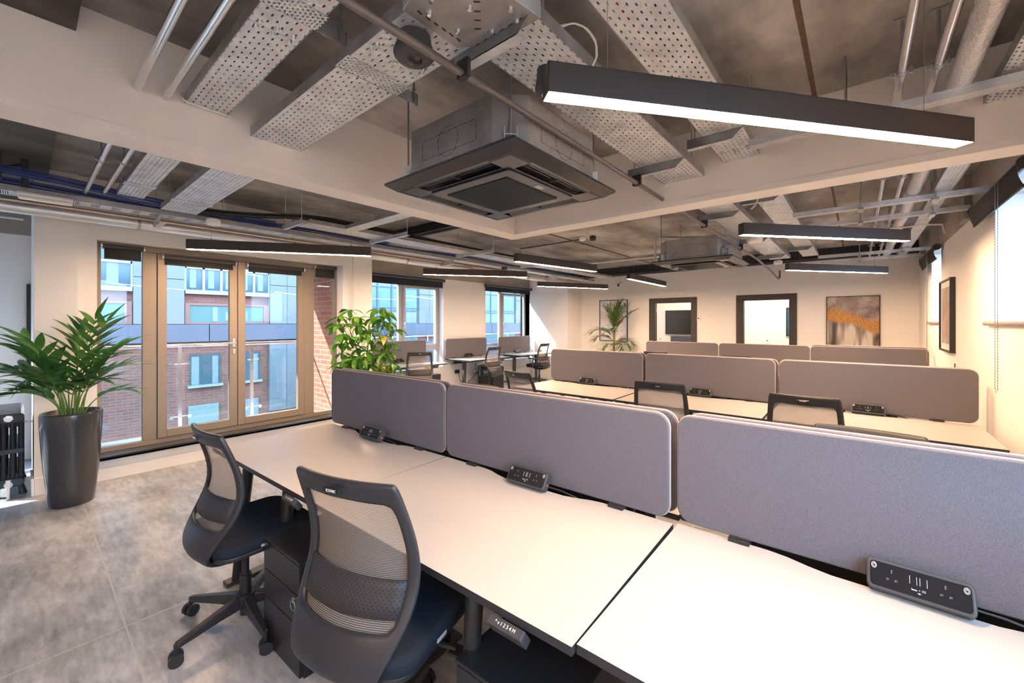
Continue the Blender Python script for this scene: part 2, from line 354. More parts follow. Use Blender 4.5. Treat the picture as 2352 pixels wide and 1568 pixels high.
# piers and head around the French unit (opening Y .477..2.97, z .23..2.364)
wallbox('wall_left',(-5.97,.077,0,-5.63,.35,CZ),(-5.97,.35,0,-5.66,.477,CZ),(-5.97,2.97,0,-5.66,3.12,CZ),(-5.97,3.12,0,-5.63,3.415,CZ),
  (-5.97,.477,2.364,-5.66,2.97,CZ),(-5.97,.477,0,-5.66,2.97,.205))
wallbox('wall_left_return',(XL-.2,3.33,0,-5.97,3.415,CZ),(XL-.2,.077,0,-5.97,.15,CZ))
def winwall(name,Y0,Y1,wins):
    mb=MB(); y=Y0
    for a,b_,z0 in wins:
        mb.box(XL-.33,y,0,XL,a,PT); mb.box(XL-.33,a,0,XL,b_,z0); y=b_
    mb.box(XL-.33,y,0,XL,Y1,PT)
    struct(mb.build(name,'wall'))
winwall('wall_window',3.415,9.36,[(4.15,6.15,.55),(7.54,9.36,.55)])
winwall('wall_alcove',YB,.077,[(-3.7,-.35,.20)])
wallbox('wall_lintel',(XL-.33,YB,PT,XL+.0,.077,CZ),(XL-.33,3.415,PT,XL+.0,9.36,CZ),mat='concrete_light')
wallbox('wall_pillar',(-7.53,9.36,0,-5.92,10.3,2.76))
# far wall with two door openings
D=[(-3.878,-2.98),(-1.93,-1.06)]
wallbox('wall_far',(-5.92,YF,0,D[0][0],YF+.14,2.76),(D[0][0],YF,2.04,D[0][1],YF+.14,2.76),(D[0][1],YF,0,D[1][0],YF+.14,2.76),
  (D[1][0],YF,2.04,D[1][1],YF+.14,2.76),(D[1][1],YF,0,XR,YF+.14,2.76))
wallbox('wall_far_upper',(XL,YF+.02,2.76,XR,YF+.14,CZ),mat='concrete_dark')
# right wall with high windows; unseen second one enlarged to brighten the nearest desk
RW=[(-3.1,-2.2,1.53),(-.5,1.6,1.05),(4.0,4.90,1.53),(7.6,8.5,1.53)]
mb=MB(); y=YB
for a,b_,zs_ in RW: mb.box(XR,y,0,XR+.3,a,PT); mb.box(XR,a,0,XR+.3,b_,zs_); y=b_
mb.box(XR,y,0,XR+.3,YF+.14,PT); struct(mb.build('wall_right','wall'))
wallbox('wall_right_lintel',(XR+.0,YB,PT,XR+.3,YF+.14,CZ),(XR-.05,9.2,PT,XR,9.5,CZ),(XR-.05,5.75,PT,XR,6.05,CZ),mat='concrete_light')
wallbox('wall_back',(XL-.3,YB-.2,0,XR+.3,YB,CZ))
# rooms behind far wall
wallbox('wall_room_1',(-4.9,YF+.14,0,-4.8,YF+3.2,2.6),(-4.9,YF+2.6,0,-2.42,YF+2.7,2.6),(-2.5,YF+.14,0,-2.4,YF+2.6,2.6))
wallbox('wall_room_2',(-2.4,YF+2.0,0,XR,YF+2.1,2.6),(-.35,YF+.14,0,-.25,YF+2,2.6))
wallbox('ceiling_rooms',(-4.9,YF+.14,2.6,XR,YF+3.3,2.7),mat='white')
mb=MB().box(-4.2,YF+1.2,2.56,-2.9,YF+1.5,2.6); tag(mb.build('ceiling_panel_light','led_room'),'light panel in the ceiling of the small room behind the left dark door frame','ceiling light')
mb=MB().box(-2.1,YF+.8,2.56,-.9,YF+1.1,2.6); tag(mb.build('ceiling_panel_light','led_room'),'light panel in the ceiling of the small room behind the right dark door frame','ceiling light')
# skirting and sills
struct(MB().box(-5.63,.077,0,-5.612,.36,.16).box(-5.66,.35,0,-5.642,3.12,.12).box(-5.63,3.12,0,-5.612,3.415,.16).box(-5.97,.059,0,-5.612,.077,.16).build('baseboard_left','skirt',bevel=.004))
struct(MB().box(XL,YB,0,XL+.018,.15,.16).box(XL,3.415,0,XL+.018,9.36,.16).build('baseboard_window','skirt',bevel=.004))
struct(MB().box(-5.92,YF-.018,0,D[0][0]-.12,YF,.16).box(D[0][1]+.12,YF-.018,0,D[1][0]-.12,YF,.16).box(D[1][1]+.12,YF-.018,0,XR,YF,.16).build('baseboard_far','skirt',bevel=.004))
struct(MB().box(XR-.018,YB,0,XR,YF,.16).build('baseboard_right','skirt',bevel=.004))
struct(MB().box(-5.95,.477,.205,-5.60,2.97,.232).build('trim_8','sill_dark',bevel=.005))
struct(MB().box(-5.64,.37,.205,-5.60,3.07,.232).build('trim_9','sill_dark',bevel=.005))
# ---- French unit
win=struct(empty('window_1',(-5.86,1.72,.232)))
W0=(-5.86,1.72,.232)
def loc(mb): 
    mb.T=Matrix.Translation((-W0[0],-W0[1],-W0[2])); return mb
x0,x1=-5.90,-5.835
mb=loc(MB())
mb.box(x0,.477,.232,x1,.52,2.364).box(x0,2.93,.232,x1,2.97,2.364).box(x0,.52,2.30,x1,2.93,2.364).box(x0,.52,.232,x1,2.93,.285)
mb.box(x0,.834,.285,x1,.951,2.30).box(x0,2.505,.285,x1,2.64,2.30)
mb.build('window_frame','frame_bronze',win,bevel=.004)
loc(MB()).box(-5.875,.52,.285,-5.865,.834,2.30).build('pane','glass',win)
loc(MB()).box(-5.875,2.64,.285,-5.865,2.93,2.30).build('pane','glass',win)
for n,(a,b_) in enumerate(((.955,1.706),(1.714,2.501))):
    d=struct(empty('door_%d'%(n+1),(-5.86,(a+b_)/2,.29)))
    Tm=Matrix.Translation((5.86,-(a+b_)/2,-.29))
    mb=MB(); mb.T=Tm; g0,g1=a+.08,b_-.08; X0,X1=-5.885,-5.822
    mb.box(X0,a,.29,X1,g0,2.295).box(X0,g1,.29,X1,b_,2.295).box(X0,g0,.29,X1,g1,.375).box(X0,g0,2.215,X1,g1,2.295)
    mb.build('door_frame','frame_bronze',d,bevel=.004)
    mb=MB(); mb.T=Tm; mb.box(-5.862,g0,.375,-5.85,g1,2.215).build('pane','glass',d)
    if n==0:
        mb=MB(); mb.T=Tm
        mb.box(-5.822,1.655,1.25,-5.812,1.685,1.35).cyl((-5.812,1.67,1.30),(-5.775,1.67,1.30),.009).cyl((-5.778,1.675,1.30),(-5.778,1.54,1.302),.009)
        mb.build('door_handle','chrome',d,bevel=.002)
        mb=MB(); mb.T=Tm; mb.box(-5.822,1.657,1.165,-5.814,1.685,1.225).build('lock_plate','chrome',d,bevel=.002)
# ---- windows in the set-back wall
def sidewin(n,a,b_,mull,opens):
    e=struct(empty('window_%d'%n,(-7.38,(a+b_)/2,.55))); Tm=Matrix.Translation((7.38,-(a+b_)/2,-.55))
    mb=MB(); mb.T=Tm; X0,X1=-7.42,-7.35; f=.05
    mb.box(X0,a,.55,X1,a+f,2.37).box(X0,b_-f,.55,X1,b_,2.37).box(X0,a,2.37,X1,b_,2.53).box(X0,a+f,.55,X1,b_-f,.60).box(X0+.004,a+f,.93,X1-.004,b_-f,1.0)
    for q in mull: mb.box(X0,q-.045,.60,X1,q+.045,2.37)
    mb.build('window_frame','win_frame',e,bevel=.003)
    ys=[a+f]+[v for q in mull for v in (q-.045,q+.045)]+[b_-f]
    for k in range(0,len(ys),2):
        for z0,z1 in ((.60,.93),(1.0,2.37)):
            mb=MB(); mb.T=Tm; mb.box(-7.39,ys[k],z0,-7.38,ys[k+1],z1).build('pane','glass',e)
        if k//2 in opens:
            y0,y1=ys[k],ys[k+1]; mb=MB(); mb.T=Tm
            mb.box(-7.36,y0,1.0,-7.325,y0+.06,2.34).box(-7.36,y1-.06,1.0,-7.325,y1,2.34).box(-7.36,y0+.06,1.0,-7.325,y1-.06,1.07).box(-7.36,y0+.06,2.28,-7.325,y1-.06,2.34)
            mb.build('sash','win_frame',e,bevel=.003)
            mb=MB(); mb.T=Tm; mb.box(-7.325,y0+.02,1.5,-7.315,y0+.045,1.57).cyl((-7.31,y0+.032,1.55),(-7.30,y0+.032,1.42),.009).build('handle','chrome',e,bevel=.002)
sidewin(2,4.15,6.15,[5.12],[1]); sidewin(3,7.54,9.36,[8.28],[1]); sidewin(4,-3.7,-.35,[-2.0],[])
# ---- high windows, right wall
for k,(a,b_,zs_) in enumerate(RW):
    e=struct(empty('window_%d'%(5+k),(XR+.22,(a+b_)/2,zs_))); Tm=Matrix.Translation((-XR-.22,-(a+b_)/2,-zs_))
    mb=MB(); mb.T=Tm; X=XR+.2
    mb.box(X,a,zs_,X+.05,a+.04,PT).box(X,b_-.04,zs_,X+.05,b_,PT).box(X,a+.04,zs_,X+.05,b_-.04,zs_+.04).box(X,a+.04,PT-.04,X+.05,b_-.04,PT).build('window_frame','win_white',e)
    mb=MB(); mb.T=Tm; mb.box(X+.02,a+.04,zs_+.04,X+.028,b_-.04,PT-.04).build('pane','frosted_glass' if k!=1 else 'glass',e)
    mb=MB(); mb.T=Tm
    mb.box(XR,a,zs_,XR+.2,b_,zs_+.022)
    mb.cyl((XR-.02,a-.20,zs_+.011),(XR-.02,b_+.20,zs_+.011),.017,n=14).box(XR-.02,a-.18,zs_-.004,XR+.0,b_+.18,zs_+.026)
    mb.build('window_sill','sill_brown',e)
# ---- internal dark door frames
for n,(a,b_) in enumerate(D):
    d=struct(empty('door_%d'%(n+3),((a+b_)/2,YF,0))); Tm=Matrix.Translation((-(a+b_)/2,-YF,0)); c=.115
    mb=MB(); mb.T=Tm
    mb.box(a-c,YF-.022,0,a+.012,YF,2.03).box(b_-.012,YF-.022,0,b_+c,YF,2.03).box(a-c,YF-.022,2.03,b_+c,YF,2.14)
    mb.box(a,YF+.0005,0,a+.02,YF+.14,2.02).box(b_-.02,YF+.0005,0,b_,YF+.14,2.02).box(a,YF+.0005,2.02,b_,YF+.14,2.04)
    mb.build('door_frame','frame_dark',d,bevel=.003)
    mb=MB(); mb.T=Tm; mb.box(a-.86,YF+.16,.01,a-.0,YF+.20,2.01).build('door_leaf','charcoal',d,bevel=.002)
    for z in (1.85,.3):
        mb=MB(); mb.T=Tm; mb.box(a+.018,YF+.10,z-.05,a+.026,YF+.145,z+.05).build('hinge','chrome',d)
# ================================================================== OUTSIDE
struct(MB().box(-60,-40,-4.2,-7.5,60,-4.0).build('ground_street','street'))
bal=thing('balcony','glass sided balcony outside the bronze framed double doors','balcony',(-6.6,1.5,.1)); Tb=Matrix.Translation((6.6,-1.5,-.1))
def B(): 
    m_=MB(); m_.T=Tb; return m_
B().box(-6.95,.15,-.05,-5.97,3.0,.10).build('floor_slab','box_grey',bal)
B().box(-6.95,.15,2.85,-5.97,3.33,3.1).build('soffit_slab','concrete_light',bal)
B().tube([(-6.85,.26,1.245),(-6.85,2.98,1.237)],.023,12).build('handrail','rail',bal)
for y in (.55,1.349,2.19):
    p=B(); p.box(-6.865,y-.02,.1,-6.835,y+.02,1.225); po=p.build('post','rail',bal)
    for z in (1.0,.31):
        B().cyl((-6.84,y-.095,z),(-6.84,y+.095,z),.008).cyl((-6.825,y-.095,z),(-6.80,y-.095,z),.023,n=16).cyl((-6.825,y+.095,z),(-6.80,y+.095,z),.023,n=16).build('glass_clamp','chrome',po)
for a,b_ in ((.27,.50),(.60,1.30),(1.40,2.14),(2.24,2.95)): B().box(-6.85,a,.16,-6.838,b_,1.145).build('glass_panel','glass_balcony',bal)
for nm,q,mt in (('wall_brick_1',(-6.95,3.0,-4,-5.97,3.33,3.1),'brick_x'),('wall_brick_2',(-6.95,.151,-4,-5.98,.26,3.1),'brick_x')):
    struct(MB().box(*q).build(nm,mt))
XF=-14.0
bl=thing('apartment_building','red brick and grey panelled building across the street, seen through the windows','building',(XF,5,-4)); Tf=Matrix.Translation((-XF,-5,4))
def Fb():
    m_=MB(); m_.T=Tf; return m_
Fb().box(XF-1,-14,-4,XF-.06,34,9).build('brick_wall','brick_y',bl)
stone=[(-14,-8.2),(-5.4,-4.3),(-2.0,-1.3),(1.81,2.84),(4.95,7.45),(10.6,12.2),(16.9,18.2),(22,24)]
for a,b_ in stone:
    m_=Fb(); y=a
    ws=[.0]
    n=max(1,round((b_-a)/.55)) if b_-a>1.5 else (1 if b_-a<.9 else 2)
    for i in range(n):
        w_=(b_-a)/n
        for z0,z1 in ((1.5,2.69),(2.70,4.2),(4.21,5.6),(5.61,7.2),(7.21,9)):
            m_.box(XF-.05,a+i*w_+.005,z0+.005,XF+.10,a+(i+1)*w_-.005,z1)
        m_.box(XF-.05,a+i*w_+.005,-1.2,XF+.06,a+(i+1)*w_-.005,.98) if a>4 and a<8 else None
    m_.build('stone_pilaster','stone_panel',bl)
for i,(a,b_) in enumerate([(-14+2.9*k,-14+2.9*(k+1)-.02) for k in range(16)]):
    Fb().box(XF-.05,a,1.02,XF+.12,b_,1.49).build('band_panel','slate',bl)
bays=[(-8.2,-5.4),(-4.3,-2.0),(-1.3,1.8),(2.86,4.94),(7.46,10.58),(12.22,16.88),(18.2,22)]
for a,b_ in bays:
    teal=a>7
    if teal:
        f=Fb().box(XF-.05,a,1.5,XF+.02,b_,7.2).build('glazed_bay','teal_panel',bl)
        m_=Fb()
        for k in range(6): y=a+(b_-a)*k/5; m_.box(XF+.02,y-.03,1.5,XF+.05,y+.03,7.2)
        for z in (2.0,2.1,2.9,3.3,3.4,4.4): m_.box(XF+.02,a,z,XF+.045,b_,z+.035)
        m_.build('mullion','slate',f)
        Fb().box(XF+.02,a+.1,1.55,XF+.03,b_-.1,1.95).box(XF+.02,a+.1,2.95,XF+.03,b_-.1,3.25).build('spandrel_panel','curtain',f)
        Fb().box(XF-.05,a,-1.0,XF+.02,b_,1.0).build('lower_glazing','teal_panel',bl)
        continue
    m_=Fb(); m_.box(XF-.05,a,2.44,XF+.02,b_,4.6).box(XF-.05,a,5.0,XF+.02,b_,7.2); f=m_.build('window_upper','interior_blue' if not teal else 'teal_panel',bl)
    m_=Fb(); n=5
    for k in range(n+1):
        y=a+(b_-a)*k/n; m_.box(XF+.02,y-.03,2.44,XF+.05,y+.03,4.6)
    m_.box(XF+.02,a,3.02,XF+.05,b_,3.08); m_.build('mullion','win_white',f)
    m_=Fb()
    for k in range(n):
        y=a+(b_-a)*(k+.25)/n; m_.box(XF+.021,y,2.5,XF+.03,y+(b_-a)*.07,4.5)
    m_.build('curtain','curtain',f)
    Fb().box(XF-.05,a,2.33,XF+.09,b_,2.44).build('sill_band','win_white',bl)
    f=Fb().box(XF-.05,a+.1,1.55,XF+.02,b_-.15,2.02).build('window_lower','interior_blue' if teal else 'teal_panel',bl)
    m_=Fb(); m_.box(XF+.0,a,2.02,XF+.05,b_,2.08).box(XF,a,1.5,XF+.05,b_,1.55).box(XF,a,1.55,XF+.05,a+.1,2.02).box(XF,b_-.15,1.55,XF+.05,b_,2.02).build('window_surround','darkredframe',f)
    m_=Fb(); m_.box(XF+.02,a+.3*(b_-a),1.58,XF+.03,a+.36*(b_-a),1.98).box(XF+.02,a+.45*(b_-a),1.60,XF+.028,a+.72*(b_-a),1.85).build('curtain','curtain',f)
    for q in (.06,.55):
        y0=a+(b_-a)*q; y1=y0+min(.75,(b_-a)*.34)
        if teal: y1=y0+(b_-a)*.4
        f=Fb().box(XF-.06,y0,-.2,XF-.03,y1,.66).build('window_ground','interior_blue',bl)
        Fb().box(XF-.03,y0+.03,-.18,XF-.02,y0+.2,.6).box(XF-.03,y1-.2,-.18,XF-.02,y1-.06,.6).build('curtain','curtain',f)
        Fb().box(XF-.06,y0-.05,-.26,XF+.03,y1+.05,-.19).build('sill','win_white',f)
        Fb().box(XF-.06,y0-.04,-1.9,XF-.0,y1-.05,-.75).build('shopfront','street',bl)
# low grey terrace with railing across the street, in front of the far windows
tr=thing('roof_terrace_railing','grey panelled terrace railing across the street beyond the two far windows','railing',(-12,12,-4))
m_=MB(); m_.T=Matrix.Translation((12,-12,4)); m_.box(-12.2,6.5,-4,-12,26,.86); m_.build('terrace_wall','slate',tr)
m_=MB(); m_.T=Matrix.Translation((12,-12,4)); m_.tube([(-12.1,6.5,1.05),(-12.1,26,1.05)],.025)
for k in range(14): m_.cyl((-12.1,6.6+k*1.5,.86),(-12.1,6.6+k*1.5,1.05),.02)
m_.build('handrail','rail',tr)
# ================================================================== FURNITURE
DW,DD,DZ=1.346,.815,.73
def desk_top_poly(scallop=True):
    p=[(-DW/2,-DD/2),(DW/2,-DD/2),(DW/2,DD/2)]
    if scallop:
        for k in range(13):
            t=k/12; x=.36-t*.72; u=abs(x)/.36; dip=.045*(0.5+0.5*math.cos(PI*min(1,max(0,(u-.45)/.55))))
            p.append((x,DD/2-dip))
    p.append((-DW/2,DD/2)); return p
def make_desk(label,kind='bench'):
    t=thing('desk',label,'desk')
    mb=MB(); P=desk_top_poly(); n=len(P)
    mb.m(0).add([(x,y,DZ) for x,y in P],[tuple(range(n))]); mb.m(1).add([(x,y,DZ-.025) for x,y in P],[tuple(range(n))[::-1]])
    mb.m(1).add([(x,y,DZ-.025) for x,y in P]+[(x,y,DZ-.0005) for x,y in P],[(i,(i+1)%n,n+(i+1)%n,n+i) for i in range(n)])
    mb.build('desktop',['desktop_white','desk_edge'],t)
    MB().box(-.45,-.03,DZ-.075,.45,.03,DZ-.025).box(-.5,-.3,DZ-.045,-.44,.3,DZ-.025).box(.44,-.3,DZ-.045,.5,.3,DZ-.025).build('under_frame','black',t,bevel=.003)
    if kind=='bench':
        for sx in (-1,1):
            for ty,by in ((-.335,-.40),(.10,.04)):
                MB().cyl((sx*.27,ty,DZ-.03),(sx*.28,by,.015),.031,.024,16).build('leg','black',t)
            MB().box(sx*.28-.035,-.46,0,sx*.28+.035,.12,.022).build('foot','charcoal',t,bevel=.006)
    else:
        for sx in (-1,1):
            lg=MB().box(sx*.47-.04,-.03,.30,sx*.47+.04,.03,DZ-.03).box(sx*.47-.034,-.025,.03,sx*.47+.034,.025,.31).build('leg','charcoal',t,bevel=.004)
            MB().box(sx*.47-.035,-.33,0,sx*.47+.035,.33,.025).build('foot','black',t,bevel=.006)
    c=MB().obox((.47 if kind=='bench' else .35,-DD/2-.004,DZ-.050),(.125,.05,.028),Matrix.Rotation(math.radians(-55),3,'X')).build('height_controller','charcoal',t,bevel=.004)
    R=Matrix.Translation((.47 if kind=='bench' else .35,-DD/2-.004,DZ-.050))@Matrix.Rotation(math.radians(-55+90),4,'X')@Matrix.Translation((0,.0,.0255))
    R=Matrix.Translation((.47 if kind=='bench' else .35,-DD/2-.004,DZ-.050))@Matrix.Rotation(math.radians(35),4,'X')@Matrix.Translation((0,0,.0255))
    # tray for the cable that feeds the socket block
    MB().box(-.5,DD/2-.10,DZ-.13,.5,DD/2-.09,DZ-.03).box(-.5,DD/2-.10,DZ-.13,.5,DD/2+.0,DZ-.12).build('cable_tray','black',t)
    if kind=='bench': text('^ v 1 2 3 4 M',.0135,'text_white',c,R)
    return t
row1=math.radians(2.3)
DESKS=[]
def put(proto,first,x,y,rz,label,group):
    if first: proto.location=(x,y,0); proto.rotation_euler=(0,0,rz); proto['label']=label; proto['group']=group; return proto
    return dup(proto,(x,y,0),rz,label,group)
dk=make_desk('x')
names=['leftmost','middle','rightmost']
r1=[(-2.585,1.240,math.radians(2.0)),(-1.238,1.283,math.radians(1.6)),(.117,1.329,math.radians(.9))]
put(dk,True,*r1[0],'white topped black edged desk in the nearest row, leftmost, closest to the glazed double doors','desks of the nearest bench row')
put(dk,False,*r1[1],'middle desk of the nearest row, with the closest chair pushed up to it','desks of the nearest bench row')
put(dk,False,*r1[2],'white topped desk at the bottom right corner of the view, brightest of the nearest row','desks of the nearest bench row')
# rear side of nearest bench (turned round)
for i,(x,y,r) in enumerate(r1):
    put(dk,False,x-.03,y+DD+.09,r+PI,'white desk on the far side of the nearest purple grey screens, '+['leftmost of three','middle of three','rightmost of three'][i],'desks on the far side of the nearest bench row')
r2=[(-2.675,4.445),(-1.305,4.46),(.068,4.475)]; r3=[(-2.60,7.68),(-1.255,7.69),(.09,7.70)]
for i,(x,y) in enumerate(r2):
    put(dk,False,x,y,math.radians(.6),'white desk on the near side of the second bench row, '+['leftmost','in the middle','rightmost by the wall'][i],'near side desks of the second bench row')
for i,(x,y) in enumerate(r3):
    put(dk,False,x,y,math.radians(.4),'white desk on the near side of the third bench row, '+names[i]+' of three','near side desks of the third bench row')
for i,(x,y) in enumerate(r3):
    if i==2: put(dk,False,x,y+DD+.09,math.radians(.4)+PI,'white desk on the far side of the third bench row, beneath the abstract gold painting','far side desks of the third bench row')
put(dk,False,r2[0][0],r2[0][1]+DD+.09,math.radians(.6)+PI,'white desk on the far side of the second bench row, leftmost','far side desks of the second bench row')
put(dk,False,r2[1][0],r2[1][1]+DD+.09,math.radians(.6)+PI,'white desk on the far side of the second bench row, behind the middle screen','far side desks of the second bench row')
WD=[(-6.745,4.87),(-6.745,6.845),(-6.745,8.60)]
dw=make_desk('x','lift')
wl=['white sit stand desk under the window nearest the pier, half hidden behind the leafy tree','white sit stand desk against the white wall between the two far windows','white sit stand desk under the farthest left window, beside the sunlit pillar']
for i,(x,y) in enumerate(WD): put(dw,i==0,x,y,PI/2,wl[i],'window side desks')
# ---- fabric screens
def make_screen():
    t=thing('desk_screen','x','screen')
    P=rrect(-.665,.012,.665,.44,.055,7)
    MB().prism(P,-.015,.015,lambda a,b_,h:(a,h,b_)).build('fabric_panel','screen_fabric',t,bevel=.005,seg=3)
    # edge seam
    pts=[(a,0,b_) for a,b_ in rrect(-.666,.011,.666,.441,.056,7)]; pts.append(pts[0])
    MB().tube(pts,.0045,6).build('edge_piping','screen_edge',t)
    for sx in (-1,1):
        MB().box(sx*.44-.035,-.036,-.002,sx*.44+.035,-.012,.012).box(sx*.44-.035,-.016,-.06,sx*.44+.035,.016,.014).build('clamp','black',t,bevel=.002)
    return t
sc=make_screen(); first=[True]
def screen(x,y,rz,label,group,z=DZ+.002):
    if first[0]:
        first[0]=False; sc.location=(x,y,z); sc.rotation_euler=(0,0,rz); sc['label']=label; sc['group']=group; return
    dup(sc,(x,y,z),rz,label,group)
col_=['leftmost, closest to the glazed doors','middle, behind the closest chair\'s desk','rightmost and largest in view, washed blue by daylight']
for i,(x,y,r) in enumerate(r1):
    d=DD/2+.012
    screen(x-math.sin(r)*d-.01,y+math.cos(r)*d,r,['front purple grey fabric screen of the nearest row, leftmost, closest to the glazed doors','front purple grey fabric screen of the nearest row, in the middle','front fabric screen of the nearest row, rightmost and largest, washed blue by daylight'][i],'screens of the nearest row')
    d=DD/2+.075
    screen(x-math.sin(r)*d+(-.01,.005,.01)[i],y+math.cos(r)*d+(.0,.0,.0)[i],r,'rear fabric screen of the nearest row, just behind the front one, '+names[i],'rear screens of the nearest row')
for i,(x,y) in enumerate(r2):
    r=math.radians(.6)
    screen(x,y+DD/2+.012,r,'grey fabric screen of the second row, near layer, '+['leftmost','middle, behind the centre chair','rightmost, by the cream wall'][i],'screens of the second row')
    screen(x+(.02 if i<2 else -.01),y+DD/2+.075,r,'grey fabric screen of the second row, rear layer, '+names[i],'rear screens of the second row')
for i,(x,y) in enumerate(r3):
    screen(x,y+DD/2+.012,0,'grey fabric screen of the third row, near layer, '+['leftmost, under the left dark door frame','middle, under the right dark door frame','rightmost, under the gold painting'][i],'screens of the third row')
    if i==2: screen(x+.0,y+DD/2+.085,0,'grey fabric screen of the third row, rear layer peeking above the rightmost one','rear screens of the third row',z=DZ+.02)
for i,(x,y) in enumerate(WD):
    screen(-7.12,y+(.06,-.03,.0)[i],PI/2,'lilac grey fabric screen at the back of the '+['window desk behind the leafy tree','window desk against the white wall','farthest window desk by the sunlit pillar'][i],'screens of the window desks',z=DZ-.0)
# ---- socket blocks
def make_socket():
    t=thing('socket_block','x','power socket')
    R=Matrix.Rotation(math.radians(55),3,'X')      # face leans back, facing -y and up
    R4=Matrix.Translation((0,0,.048))@R.to_4x4()@Matrix.Diagonal((.83,1.14,1.0,1.0))
    mb=MB(); mb.T=R4; P=rrect(-.138,-.038,.138,.038,.016,6)
    mb.prism(P,-.030,.012); mb.build('housing','charcoal',t,bevel=.005,seg=3)
    mb=MB(); mb.T=R4; mb.prism(rrect(-.128,-.030,.128,.030,.010,5),.0105,.0135); fp=mb.build('face_panel','black_gloss',t)
    for sx in (-1,1):
        mb=MB(); mb.T=R4
        def ring(r0,r1,cx,cy,h=.0142):
            n=24; mb.add([(cx+r*math.cos(2*PI*k/n),cy+r*math.sin(2*PI*k/n),h) for r in (r0,r1) for k in range(n)],[(k,(k+1)%n,n+(k+1)%n,n+k) for k in range(n)])
        cx,cy=sx*.117,.019; ring(.0075,.0064,cx,cy); ring(.0046,.0036,cx,cy); mb.box(cx-.0005,cy,.0136,cx+.0005,cy+.005,.0143)
        mb.build('power_symbol','text_white',fp)
        mb=MB(); mb.T=R4; ox=sx*.068
        for dx,dy,w_,h_ in ((0,.012,.004,.008),(-.011,-.008,.0065,.004),(.011,-.008,.0065,.004)):
            mb.box(ox+dx-w_/2,dy-h_/2,.0134,ox+dx+w_/2,dy+h_/2,.0140)
        mb.build('socket_outlet','cable_black',fp)
        mb=MB(); mb.T=R4
        for dx,dy,w_,h_ in ((0,.012,.004,.008),(-.011,-.008,.0065,.004),(.011,-.008,.0065,.004)):
            mb.box(ox+dx-w_/2-.0008,dy-h_/2,.0134,ox+dx-w_/2,dy+h_/2,.0143).box(ox+dx-w_/2,dy+h_/2,.0134,ox+dx+w_/2,dy+h_/2+.0006,.0143)
        mb.build('outlet_edge','box_grey',fp)
    mb=MB(); mb.T=R4
    for x in (-.022,-.004,.004,.022): mb.box(x-.0005,-.002,.0136,x+.0005,.017,.0142)
    mb.box(-.018,-.0155,.0136,-.004,-.0135,.0142).box(-.018,-.0155,.0136,-.0172,-.011,.0142).box(.008,-.0145,.0136,.018,-.0138,.0142).box(.008,-.0115,.0136,.018,-.0108,.0142).box(.001,-.014,.0136,.003,-.012,.0142)
    mb.box(-.004,-.0208,.0136,.006,-.0200,.0142).box(.0,-.0222,.0136,.003,-.0188,.0142)
    mb.build('usb_marking','text_white',fp)
    mb=MB(); mb.T=R4; mb.box(.1378,-.012,-.012,.1392,-.008,-.008).build('indicator_light','red_led',t)
    MB().tube([(.112,.02,.02),(.17,.03,.015),(.24,.035,.003),(.30,.05,-.02)],.004).build('cable','cable_black',t)
    MB().box(-.04,0,-.0,.04,.03,.03).build('clamp','black',t)
    return t
sk=make_socket(); fs=[True]
def socket(x,y,rz,label,group='socket blocks on the desks',z=DZ):
    if fs[0]: fs[0]=False; sk.location=(x,y,z); sk.rotation_euler=(0,0,rz); sk['label']=label; sk['group']=group; return
    dup(sk,(x,y,z),rz,label,group)
socket(.135,1.690,math.radians(-1),'large black socket block with power symbols at the foot of the rightmost nearest screen')
socket(-1.262,1.625,math.radians(2),'black socket block with a red light at the foot of the middle nearest screen')
socket(-2.60,1.575,math.radians(2),'black socket block with a red light at the foot of the leftmost nearest screen')
for i,(x,y) in enumerate(r2): socket(x+(-.06,-.03,.0)[i],y+DD/2-.045,math.radians(.6),'black socket block on the second row desk, '+['left of the three, catching lamp light','middle of the three','right of the three, with bluish edges'][i])
for i,(x,y) in enumerate(WD): socket(-7.07+.02,y+(.0,-.02,.05)[i],PI/2,'small black socket block on the '+['window desk behind the leafy tree','window desk against the white wall','farthest window desk'][i])
